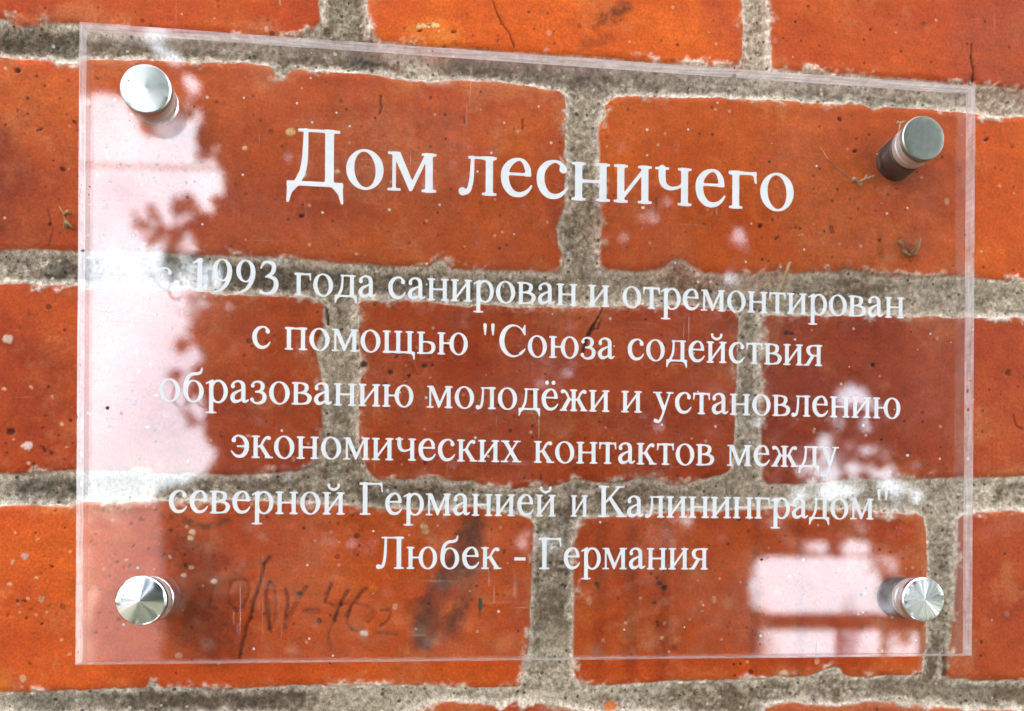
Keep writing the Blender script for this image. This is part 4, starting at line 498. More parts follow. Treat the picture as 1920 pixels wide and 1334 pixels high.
    {'colour': (200, 186, 160), 'points': [[-70.6, 119.7, 3.04],[-69.7, 112.5, 1.9]], 'soft': 4, 'amount': 0.6, 'rag': 1.8, 'mottle': 2.0, 'grain': 2.0, 'mortar': 1},
    {'colour': (200, 186, 160), 'points': [[133.7, 33.2, 2.66],[171.8, 30.8, 2.66]], 'soft': 4, 'amount': 0.35, 'rag': 1.8, 'mottle': 2.0, 'grain': 2.0, 'mortar': 1},
    {'colour': (200, 186, 160), 'points': [[122.3, -116.0, 2.28],[166.4, -116.6, 2.28]], 'soft': 4, 'amount': 0.4, 'rag': 1.8, 'mottle': 2.0, 'grain': 2.0, 'mortar': 1},
    {'colour': (200, 186, 160), 'points': [[-70.7, -7.7, 2.66],[-69.7, -29.5, 2.28]], 'soft': 4, 'amount': 0.35, 'rag': 1.8, 'mottle': 2.0, 'grain': 2.0, 'mortar': 1},
    {'colour': (224, 112, 40), 'points': [[23.0, -119.8, 1.14],[24.6, -119.3, 1.14]], 'soft': 1.0, 'amount': 0.9, 'rag': 1, 'brick': 1}]

def lattice(seed):
    return np.random.default_rng(seed).random((512, 512)).astype(np.float32)
def vnoise(x, z, seed):
    t = lattice(seed); xi = np.floor(x).astype(np.int64); zi = np.floor(z).astype(np.int64); fx = x - xi; fz = z - zi
    fx = fx * fx * (3 - 2 * fx); fz = fz * fz * (3 - 2 * fz)
    g = lambda a, b: t[a % 512, b % 512]
    return (g(xi, zi) * (1 - fx) + g(xi + 1, zi) * fx) * (1 - fz) + (g(xi, zi + 1) * (1 - fx) + g(xi + 1, zi + 1) * fx) * fz
def fbm(x, z, size, seed, octv=4, gain=.5):
    s, a, tot = 0, 1., 0
    for o in range(octv):
        s = s + a * vnoise(x / size * 2 ** o + 37.3 * o, z / size * 2 ** o + 11.9 * o, seed + o); tot += a; a *= gain
    return s / tot - .5
def sstep(a, b, v):
    t = np.clip((v - a) / (b - a), 0, 1); return t * t * (3 - 2 * t)

def poly_sd(p, x, z):
    """signed distance to a closed outline, positive inside"""
    d = np.full(x.shape, 1e9, np.float32); ins = np.zeros(x.shape, bool)
    for i in range(len(p)):
        ax, az_ = p[i]; bx, bz = p[(i + 1) % len(p)]; ex, ez = bx - ax, bz - az_
        L = ex * ex + ez * ez
        if L < 1e-9: continue
        t = np.clip(((x - ax) * ex + (z - az_) * ez) / L, 0, 1)
        d = np.minimum(d, np.hypot(x - ax - t * ex, z - az_ - t * ez))
        if ez != 0: ins ^= ((az_ > z) != (bz > z)) & (x < ex * (z - az_) / ez + ax)
    return np.where(ins, d, -d)
def line_sd(pts, x, z):
    """distance to an open stroke whose points carry half-widths"""
    d = np.full(x.shape, 1e9, np.float32)
    for (ax, az_, ar), (bx, bz, br) in zip(pts[:-1], pts[1:]):
        ex, ez = bx - ax, bz - az_; t = np.clip(((x - ax) * ex + (z - az_) * ez) / (ex * ex + ez * ez + 1e-9), 0, 1)
        d = np.minimum(d, np.hypot(x - ax - t * ex, z - az_ - t * ez) - (ar + t * (br - ar)))
    return d

def axis(lo, hi, fine, far_lo, far_hi):
    core = np.arange(lo, hi + fine / 2, fine)
    def out(a, b, s):
        q = []; p = a; step = fine
        while (b - p) * s > 0:
            q.append(p) if q or p != a else None
            d = abs(p - a); step = 3.0 if d < 420 else 12.0 if d < 1300 else 70.0
            p += s * step
        return np.array(q + [b])
    return np.concatenate([out(lo, far_lo, -1)[::-1], core, out(hi, far_hi, 1)])

gx = axis(-200, 200, .42, -4000, 4000); gz = axis(-138, 158, .42, -1550, 2300)
X, Z = [a.astype(np.float32) for a in np.meshgrid(gx, gz)]
WX = X + 1.5 * fbm(X, Z, 9, 1, 5, .6); WZ = Z + 1.7 * fbm(X, Z, 8, 21, 5, .62)

# further bricks outside the photographed patch: headers and stretchers in alternate courses
courses = [(103.5 + 74 * k, 103.5 + 74 * (k + 1)) for k in range(1, 30)] + [(-114.5 - 74 * (k + 1), -114.5 - 74 * k) for k in range(1, 20)]
patch_rows = [(103.5, 177.5), (26.5, 103.5), (-44.0, 26.5), (-114.3, -44.0), (-188., -114.3)]
D = np.full(X.shape, -9.0, np.float32); ID = np.full(X.shape, -1, np.int32)
palette = [lin(*c) for c in [(198, 78, 28), (188, 70, 26), (176, 62, 28), (204, 84, 26), (168, 60, 30), (192, 76, 34)]]
cols = []
def stamp(sd_fn, x0, x1, z0, z1, col):
    i0, i1 = np.searchsorted(gz, [z0 - 9, z1 + 9]); j0, j1 = np.searchsorted(gx, [x0 - 9, x1 + 9])
    if i1 <= i0 or j1 <= j0: return
    sl = np.s_[i0:i1, j0:j1]; d = sd_fn(WX[sl], WZ[sl]); cols.append(col)
    better = d > D[sl]
    D[sl] = np.where(better, d, D[sl]); ID[sl] = np.where(better, len(cols) - 1, ID[sl])
def round_box(x0, x1, z0, z1, r=4):
    def f(x, z):
        dx = np.abs(x - (x0 + x1) / 2) - (x1 - x0) / 2 + r; dz = np.abs(z - (z0 + z1) / 2) - (z1 - z0) / 2 + r
        return -(np.hypot(np.maximum(dx, 0), np.maximum(dz, 0)) + np.minimum(np.maximum(dx, dz), 0) - r)
    return f
for b in BRICKS:
    p = b['outline']; xs = [q[0] for q in p]; zs = [q[1] for q in p]
    stamp(lambda x, z, p=p: poly_sd(p, x, z), min(xs), max(xs), min(zs), max(zs), lin(*b['colour']))
def fill_row(z0, z1, header, off, skip=None):
    pitch = 146.0 if header else 276.0; k = int(-4200 // pitch)
    while k * pitch + off < 4000:
        x0 = k * pitch + off + 6; x1 = (k + 1) * pitch + off - 6; k += 1
        if skip and x0 < skip[1] and x1 > skip[0]: continue
        stamp(round_box(x0, x1, z0 + 6, z1 - 6), x0, x1, z0, z1, random.choice(palette) * random.uniform(.85, 1.1))
for k, (z0, z1) in enumerate(courses):
    fill_row(z0, z1, k % 2 == 1, random.uniform(-8, 8) + (0 if k % 4 < 2 else 138))
fill_row(*patch_rows[0], True, -71, (-219, 224)); fill_row(*patch_rows[1], False, 12.4, (-264, 288)); fill_row(*patch_rows[2], True, -71, (-219, 224))
fill_row(*patch_rows[3], False, 2.4, (-270, 280)); fill_row(*patch_rows[4], True, -71, (-219, 224))

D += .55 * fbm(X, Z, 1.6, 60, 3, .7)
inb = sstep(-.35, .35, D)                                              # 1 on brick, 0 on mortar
cols = np.array(cols, np.float32)
cols[:, 1] *= 1.22; cols[:, 2] *= .9; cols[:, 0] *= 1.04
base = cols[np.maximum(ID, 0)]
hsh = ((ID * 7919) % 97).astype(np.float32)
n_big = fbm(X + hsh * 31, Z + hsh * 17, 55, 80, 4); n_mid = fbm(X + hsh * 13, Z * 1.6, 14, 90, 5, .6); n_lo = fbm(X, Z, 5, 99, 4, .65)
bricks = base * (1 + .5 * n_big + .3 * n_mid + .2 * n_lo)[..., None]
bricks[..., 1] *= 1 + .45 * n_big + .35 * n_mid                                # hotter patches are more orange
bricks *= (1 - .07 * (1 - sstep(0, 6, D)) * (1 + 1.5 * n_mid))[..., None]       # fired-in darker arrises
# mortar: dark weathered middle, pale lime crust along the bricks and over their edges
n_m = fbm(X, Z, 22, 120, 5, .6); n_m2 = fbm(X, Z, 3.2, 130, 4, .65); n_m3 = fbm(X, Z, 60, 133, 2)
n_f = fbm(X, Z, 1.7, 138, 3, .75); n_s = fbm(X * .55, Z, 2.6, 145, 4, .7)
pale = np.clip(.92 - sstep(-.6, 3.4, -D + 5 * n_m2 + 6 * n_m + 3 * n_s) + 1.1 * n_m + 1.5 * n_s * (1 - sstep(0, 9, -D)) + .5 * n_f, 0, 1)
darkc, midc, palec = lin(136, 114, 92), lin(206, 186, 162), lin(254, 234, 212)
mid = np.clip(.52 + 1.5 * n_m3 + 1.3 * n_m + 1.5 * n_m2 + 1.1 * n_f + .8 * n_s + .8 * n_m3, 0, 1)[..., None]
rim = np.exp(-((D + .55) / .75) ** 2) * np.clip(.42 + 2.8 * n_f + 2.2 * n_m2 + 2.2 * n_m + 1.5 * n_s, 0, 1)
pale = np.maximum(pale, rim)
mort = darkc * (1 - mid) + midc * mid
mort = mort * (1 - pale[..., None]) + palec * pale[..., None]
smear = (1 - sstep(.1, 2.6, D + 5 * fbm(X, Z, 2.5, 147, 4, .7))) * sstep(.02, .2, fbm(X, Z, 8, 140, 4, .65))             # crust spilling onto the brick
n_dust = sstep(.08, .34, fbm(X, Z, 16, 150, 5, .62) + .13 * (1 - sstep(0, 9, D)) + .3 * fbm(X, Z, 2.2, 155, 3, .7)) * .30                                  # thin lime bloom
bricks = bricks * (1 - n_dust[..., None]) + lin(220, 142, 88) * n_dust[..., None]
inb2 = inb * (1 - .85 * smear)
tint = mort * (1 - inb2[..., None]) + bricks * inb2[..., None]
H = -2.0 + 1.3 * n_m2 + 1.2 * n_m + 1.0 * fbm(X, Z, 1.3, 170, 3, .75) + 1.0 * pale                                 # mortar height, mm
HB = .5 * n_big + .35 * n_mid - .4 * (1 - sstep(-.3, 2.2, D)) + .12 * n_lo + .10 * fbm(X, Z, 1.1, 180, 3, .7)
H = np.minimum(H, .1) * (1 - inb) + HB * inb + .3 * smear * inb
core = (np.abs(X) < 205) & (Z > -140) & (Z < 160)
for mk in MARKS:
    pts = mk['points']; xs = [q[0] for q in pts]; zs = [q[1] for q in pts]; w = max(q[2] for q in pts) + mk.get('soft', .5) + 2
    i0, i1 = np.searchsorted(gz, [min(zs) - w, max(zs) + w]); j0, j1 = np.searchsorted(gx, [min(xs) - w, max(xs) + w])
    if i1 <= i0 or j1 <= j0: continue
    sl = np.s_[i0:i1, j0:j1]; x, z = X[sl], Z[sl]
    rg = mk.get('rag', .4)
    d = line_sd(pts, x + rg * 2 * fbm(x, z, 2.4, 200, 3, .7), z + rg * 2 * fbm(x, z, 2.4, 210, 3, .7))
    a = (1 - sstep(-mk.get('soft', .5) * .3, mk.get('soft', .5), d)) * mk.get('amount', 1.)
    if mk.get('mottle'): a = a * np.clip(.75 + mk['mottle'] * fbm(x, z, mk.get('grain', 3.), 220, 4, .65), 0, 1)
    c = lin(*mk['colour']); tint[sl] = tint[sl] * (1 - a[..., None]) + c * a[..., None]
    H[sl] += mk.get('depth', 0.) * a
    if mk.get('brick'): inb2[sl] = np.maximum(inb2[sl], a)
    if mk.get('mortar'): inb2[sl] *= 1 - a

wall_v = np.stack([X / 1000, -H / 1000, Z / 1000], -1).reshape(-1, 3)
nz, nx = X.shape
idx = np.arange(nz * nx, dtype=np.int32).reshape(nz, nx)
wall_f = np.stack([idx[:-1, :-1], idx[:-1, 1:], idx[1:, 1:], idx[1:, :-1]], -1).reshape(-1, 4)
me = arrays_mesh('brick_wall', wall_v, wall_f)
at = me.attributes.new('tint', 'FLOAT_COLOR', 'POINT')
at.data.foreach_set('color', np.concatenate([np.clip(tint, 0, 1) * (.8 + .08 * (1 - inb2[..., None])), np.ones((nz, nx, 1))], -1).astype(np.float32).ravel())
at = me.attributes.new('brick', 'FLOAT', 'POINT'); at.data.foreach_set('value', inb2.astype(np.float32).ravel())

N = Nodes('brick_and_mortar'); oc = N.obj(); a = N.attr('tint')['Color']; bk = N.attr('brick')['Fac']
g1 = N.noise(oc, 260, 6, .62); g2 = N.noise(oc, 1100, 5, .7); g3 = N.noise(N.stretch(oc, 1, 1, 1.5), 90, 6, .6)
bv = N.math('MULTIPLY', N.rng(g2, .34, .66, .76, 1.26), N.math('MULTIPLY', N.rng(g1, .3, .7, .88, 1.12), N.rng(g3, .3, .7, .9, 1.1)))
bc = N.scale(a, bv)
dist, vc = N.vor(oc, 170); rnd = N.sep(vc)
pit = N.math('MULTIPLY', N.math('LESS_THAN', dist, N.math('MULTIPLY', rnd[1], .17)), N.math('GREATER_THAN', rnd[0], .72))
dist2, vc2 = N.vor(oc, 420); rnd2 = N.sep(vc2)
pit2 = N.math('MULTIPLY', N.math('LESS_THAN', dist2, N.math('MULTIPLY', rnd2[1], .26)), N.math('GREATER_THAN', rnd2[0], .74))
pits = N.math('MULTIPLY', N.math('MAXIMUM', pit, pit2), N.rng(N.noise(oc, 45, 3), .4, .6, .25, 1.))
bc = N.mix(N.math('MULTIPLY', pits, .8), bc, N.scale(a, .18))
dist3, vc3 = N.vor(N.stretch(oc, 1, 1, .7, (0, .5, 0)), 150); rnd3 = N.sep(vc3)
spk = N.math('MULTIPLY', N.math('LESS_THAN', N.math('ADD', dist3, N.math('MULTIPLY', N.rng(g2, .3, .7, -.06, .06), 1.)), N.math('MULTIPLY', rnd3[1], .15)), N.math('GREATER_THAN', rnd3[0], .9))
dist4, vc4 = N.vor(oc, 380); rnd4 = N.sep(vc4)
spk2 = N.math('MULTIPLY', N.math('LESS_THAN', dist4, N.math('MULTIPLY', rnd4[1], .24)), N.math('GREATER_THAN', rnd4[0], .92))
bc = N.mix(N.math('MULTIPLY', N.math('MAXIMUM', spk, spk2), N.rng(g1, .35, .65, .25, .9)), bc, tuple(lin(228, 176, 138) * .8))
# hairline scrapes
scr = N.noise(N.stretch(oc, 900, 900, 45, (0, .6, 0)), 1, 2, .5, .6); scr2 = N.noise(N.stretch(oc, 60, 900, 1100, (0, -.35, 0)), 1, 2, .5, .6)
sm = N.math('MULTIPLY', N.math('MAXIMUM', N.rng(scr, .70, .76), N.rng(scr2, .70, .76)), N.rng(N.noise(oc, 28, 3), .5, .62, 0., .3))
bc = N.mix(sm, bc, tuple(lin(226, 140, 100) * .8))
m1 = N.noise(N.stretch(oc, 1, 1, .8), 760, 6, .72, .4); m2 = N.noise(oc, 2600, 4, .7)
mc = N.scale(a, N.math('MULTIPLY', N.rng(m1, .36, .64, .52, 1.42), N.rng(m2, .3, .7, .66, 1.32)))
dist5, vc5 = N.vor(oc, 480); rnd5 = N.sep(vc5)
grain = N.math('MULTIPLY', N.math('LESS_THAN', dist5, N.math('MULTIPLY', rnd5[1], .34)), N.math('GREATER_THAN', rnd5[0], .55))
mc = N.mix(N.math('MULTIPLY', grain, .75), mc, N.mix(N.math('GREATER_THAN', rnd5[2], .55), tuple(lin(52, 44, 36)), tuple(lin(225, 214, 196) * .8)))
col = N.mix(bk, mc, bc)
hgt = N.math('ADD', N.math('MULTIPLY', N.math('SUBTRACT', N.math('ADD', N.math('MULTIPLY', g2, .12), N.math('MULTIPLY', g1, .12)), N.math('MULTIPLY', pits, .35)), bk),
             N.math('MULTIPLY', N.math('ADD', N.math('MULTIPLY', m1, .9), N.math('MULTIPLY', m2, .35)), N.math('SUBTRACT', 1., bk)))
sh = N.bsdf(Base_Color=col, Roughness=N.rng(bk, 0, 1, .95, .78), Specular_IOR_Level=.2, Normal=N.bump(hgt, .9, .0007))
mat_wall = N.done(sh.outputs[0])
wall = link('brick_wall', me, [mat_wall])
tag(wall, 'old orange red brick wall with crusty grey lime mortar behind the clear plaque', 'wall', 'thing')

# ---------------------------------------------------------------- ground and what the sign mirrors
GZ = -1.55
N = Nodes('rough_turf'); oc = N.obj(); v = N.noise(oc, 3, 6); v2 = N.noise(oc, 60, 3)
c = N.mix(N.rng(v, .35, .65), (.045, .05, .03), (.08, .078, .05)); c = N.scale(c, N.rng(v2, .3, .7, .7, 1.3))
mat_turf = N.done(N.bsdf(Base_Color=c, Roughness=.95).outputs[0])
bm = bmesh.new(); bmesh.ops.create_grid(bm, x_segments=40, y_segments=40, size=40)
g = link('ground', bm_mesh('ground', bm), [mat_turf]); g.location = (0, -26, GZ); tag(g, kind='structure')
WINDOW = [[-0.8179,0.5602],[-0.6833,0.5359],[-0.5194,0.5736],[-0.4613,0.5721],[-0.4352,0.5772],[-0.4076,0.5701],[-0.3879,0.5645],[-0.3394,0.5607],[-0.3282,0.5795],[-0.3216,0.5938],[-0.3093,0.5668],[-0.3038,0.5408],[-0.3144,0.5234],[-0.3143,0.4998],[-0.3009,0.4964],[-0.2956,0.5176],[-0.2876,0.5264],[-0.2901,0.4915],[-0.2737,0.4715],[-0.2818,0.4557],[-0.2696,0.4535],[-0.2763,0.4448],[-0.2938,0.4383],[-0.2883,0.4191],[-0.2963,0.4089],[-0.3031,0.4197],[-0.3178,0.4135],[-0.3318,0.4031],[-0.3471,0.3996],[-0.3616,0.3823],[-0.3535,0.366],[-0.335,0.3863],[-0.3203,0.3925],[-0.3081,0.3722],[-0.2811,0.3525],[-0.2728,0.3249],[-0.291,0.3131],[-0.2969,0.2961],[-0.3116,0.2817],[-0.3168,0.2537],[-0.3033,0.2402],[-0.2939,0.2349],[-0.3126,0.2191],[-0.3232,0.2035],[-0.307,0.1879],[-0.2988,0.1638],[-0.3013,0.1359],[-0.2918,0.118],[-0.2743,0.1169],[-0.2876,0.0999],[-0.2983,0.0803],[-0.3197,0.0647],[-0.3926,0.0478],[-0.3516,0.0483],[-0.3499,-0.2182],[-0.8134,-0.2109]]
GAPS = [[-0.3066,0.5969,0.0058],[-0.325,0.394,0.0062],[-0.2698,0.435,0.003],[-0.2615,0.5253,0.0037],[-0.292,0.3916,0.0035],[-0.2617,0.4366,0.0041],[-0.3167,0.4078,0.0049],[-0.3137,0.5919,0.0053],[-0.2908,0.1708,0.0058],[-0.3177,0.4057,0.0049],[-0.2833,0.2467,0.0051],[-0.2727,0.528,0.0055],[-0.2598,0.1131,0.0045],[-0.2567,0.3489,0.0031],[-0.272,0.4951,0.0033],[-0.2728,0.4367,0.003],[-0.3099,0.5757,0.0046],[-0.3335,0.3902,0.0058],[-0.3433,0.5645,0.0047],[-0.3164,0.3726,0.004],[-0.2707,0.3217,0.0032],[-0.2753,0.486,0.0058],[-0.2872,0.5052,0.0062],[-0.2867,0.5648,0.0064],[-0.2953,0.5742,0.0049],[-0.292,0.5057,0.0031],[-0.3679,0.6474,0.0195],[-0.3631,0.6291,0.013],[-0.3431,0.6187,0.0144],[-0.3283,0.5934,0.013],[-0.3195,0.5801,0.0137],[-0.2429,0.5208,0.0072],[-0.1868,0.515,0.0065],[-0.1784,0.4978,0.0079],[-0.1762,0.4824,0.0065],[-0.2004,0.5001,0.0065],[0.416,0.4271,0.0101],[0.5787,0.2033,0.0187],[0.5963,0.2015,0.0159],[0.6188,0.1929,0.0087],[0.6046,0.1621,0.0115],[0.5433,0.1381,0.013],[0.549,0.1216,0.0115],[0.5317,0.1017,0.0115],[0.508,0.0998,0.0101],[0.5555,0.093,0.013],[0.5874,0.101,0.0144],[0.6072,0.1242,0.0087],[0.613,0.1014,0.0101],[0.6316,0.0941,0.0072],[0.5557,0.0665,0.0159],[0.5844,0.0691,0.013],[0.5082,0.0621,0.0101],[0.6845,0.0642,0.013],[-0.2562,0.1592,0.0072],[-0.2406,0.1477,0.0065],[-0.2256,0.1515,0.0065],[-0.2323,0.1303,0.0065],[0.4464,0.1663,0.0065],[-0.2132,0.3624,0.0087],[-0.274,0.3005,0.0101],[0.5403,-0.0131,0.0123],[0.5245,-0.0132,0.0087],[0.5817,-0.0129,0.0144],[0.6025,-0.0128,0.013],[0.4093,-0.0847,0.0101],[0.4016,-0.0944,0.0087]]
EYE = np.array([-0.0374,0.2299,-0.0599])

def in_poly(p, x, y):
    s = np.zeros(x.shape, bool)
    for i in range(len(p)):
        (ax, ay), (bx, by) = p[i], p[(i + 1) % len(p)]
        if ay != by: s ^= ((ay > y) != (by > y)) & (x < (bx - ax) * (y - ay) / (by - ay) + ax)
    return s
def open_sky(P, margin=0.):
    """True where a crown point would close the gap of sky between the trees."""
    q = (P - EYE); dep = -q[:, 1]; sx, sz = q[:, 0] / dep, q[:, 2] / dep
    sd = poly_sd(WINDOW, sx, sz); o = sd > -margin
    for gx_, gz_, gr in GAPS: o |= np.hypot(sx - gx_, sz - gz_) < gr + margin * .5
    return o
def leaf_mat(name, a, b):
    N = Nodes(name); v = N.noise(N.obj(), 1.6, 4); w = N.noise(N.obj(), 30, 2)
    c = N.scale(N.mix(N.rng(v, .35, .65), a, b), N.rng(w, .3, .7, .75, 1.25))
    return N.done(N.bsdf(Base_Color=c, Roughness=.55).outputs[0])
mat_leaf = leaf_mat('leaves', (.022, .031, .016), (.045, .056, .027)); mat_leaf2 = leaf_mat('added_pale_leaves', (.04, .05, .028), (.08, .088, .045))
mat_bark = simple('bark', (.09, .07, .05), .9, scale=12)

def tree(name, label, trunk, boxes, per, lm, leaf=.055):
    root = empty(name, (trunk[0], trunk[1], GZ)); tag(root, label, 'tree', group='trees opposite the wall')
    C = np.concatenate([RNG.uniform([b[0], b[2], b[4]], [b[1], b[3], b[5]], (b[6], 3)) for b in boxes]); rad = RNG.uniform(.22, .55, len(C))
    keep = ~open_sky(C, .02); C, rad = C[keep], rad[keep]
    b = boxes[0]; E = RNG.uniform([b[0], b[2], b[4]], [b[1], b[3], b[5]], (30000, 3)); q = E - EYE
    sd = poly_sd(WINDOW, -q[:, 0] / q[:, 1], -q[:, 2] / q[:, 1]); E = E[(sd < -.004) & (sd > -.05)][:700]
    sd2 = poly_sd(WINDOW, -q[:, 0] / q[:, 1], -q[:, 2] / q[:, 1]); q2 = q[(sd2 > .004) & (sd2 < .030) & (-q[:, 0] / q[:, 1] > -.40) & (-q[:, 2] / q[:, 1] > .12)][:26]
    I = q2 + EYE
    C = np.concatenate([C, E]); rad = np.concatenate([rad, RNG.uniform(.10, .22, len(E))])
    n = len(C) * per; k = np.repeat(np.arange(len(C)), per)
    d = RNG.normal(size=(n, 3)); d /= np.linalg.norm(d, axis=1)[:, None]
    P = C[k] + d * (rad[k] * RNG.uniform(.35, 1, n) ** .5)[:, None]
    P = P[(~open_sky(P)) & (P[:, 2] > GZ + .05)]
    if len(I): P = np.concatenate([P, np.repeat(I, 14, 0) + RNG.normal(size=(len(I) * 14, 3)) * np.repeat(RNG.uniform(.03, .08, len(I)), 14)[:, None]])
    n = len(P)
    u = RNG.normal(size=(n, 3)); u /= np.linalg.norm(u, axis=1)[:, None]
    w = np.cross(u, RNG.normal(size=(n, 3))); w /= np.linalg.norm(w, axis=1)[:, None]
    L = RNG.uniform(.7, 1.4, n)[:, None] * leaf
    V = np.stack([P - u * L, P + w * L * .55, P + u * L, P - w * L * .55], 1).reshape(-1, 3) - np.array([trunk[0], trunk[1], GZ])
    link('crown', arrays_mesh('crown', V, np.arange(4 * n).reshape(-1, 4), False), [lm], root)
    bm = bmesh.new(); rings = []
    for h, r in ((0, .22), (.4, .17), (1.5, .14), (2.8, .11), (4.2, .07), (5.4, .03)):
        rings.append([bm.verts.new((r * math.cos(t) + .06 * math.sin(h * 2), r * math.sin(t), h)) for t in np.linspace(0, 2 * math.pi, 11)[:-1]])
    for a_, b_ in zip(rings[:-1], rings[1:]):
        for i in range(10): bm.faces.new((a_[i], a_[(i + 1) % 10], b_[(i + 1) % 10], b_[i]))
    link('trunk', bm_mesh('trunk', bm, True), [mat_bark], root)
    return root
tree('leafy_tree', 'dense dark leafy tree opposite the wall, mirrored across the plaque, with added unseen overhead canopy', (1.5, -7.6), [(-4.6, 9.0, -8.8, -6.2, GZ, 6.8, 2500), (-3.2, 8.5, -6.0, -2.4, 4.3, 6.4, 620)], 125, mat_leaf, .065)  # second box: unseen overhead canopy added to cut sky light on the wall
tree('leafy_tree', 'paler leafy tree added out of view to limit sky light on the wall', (-9.8, -7.4), [(-14, -6.6, -8.6, -6.0, GZ, 6.6, 560)], 120, mat_leaf2, .065)  # unseen far-left tree, added to close off sky that brightens the wall

def board(name, x0, x1, y0, y1, z0, z1, mat, parent, bev=.004):
    bm = bmesh.new(); bmesh.ops.create_cube(bm, size=1)
    bmesh.ops.scale(bm, vec=(x1 - x0, y1 - y0, z1 - z0), verts=bm.verts); bmesh.ops.translate(bm, vec=((x0 + x1) / 2, (y0 + y1) / 2, (z0 + z1) / 2), verts=bm.verts)
    bmesh.ops.bevel(bm, geom=bm.edges[:], offset=bev, segments=2, affect='EDGES')
    return link(name, bm_mesh(name, bm), [mat], parent)
gw = [0,-3.282,0.322]
mat_plaster = simple('pale_plaster', (.78, .66, .62), .9, scale=3, var=.12); mat_cap = simple('coping_stone', (.34, .32, .3), .9, scale=8)
root = empty('garden_wall', (gw[1], -9, GZ)); tag(root, 'low pale plaster garden wall opposite, mirrored in the plaque corner', 'wall', 'thing')
board('wall_face', -6, 0, -.12, .12, 0, gw[2] - GZ - .05, mat_plaster, root); board('coping', -6.03, .03, -.15, .15, gw[2] - GZ - .048, gw[2] - GZ, mat_cap, root)
mat_white = simple('white_paint', (.72, .79, .90), .5, scale=6, var=.05)
FB = [[2.217,3.342,-0.601,-0.19],[2.268,2.876,-0.938,-0.73],[2.935,3.219,-0.96,-0.732],[3.279,3.515,-0.964,-0.75]]
root = empty('board_fence', (0, -5, GZ)); tag(root, 'white painted board fence opposite, mirrored beside the lower right standoff', 'fence')
for x0, x1, z0, z1 in FB: board('board', x0, x1, .03, .055, z0 - GZ, z1 - GZ, mat_white, root)
for q in (FB[0][0] + .12, FB[0][1] - .12): board('post', q - .04, q + .04, -.05, .025, 0, FB[0][3] - GZ - .02, mat_bark, root)

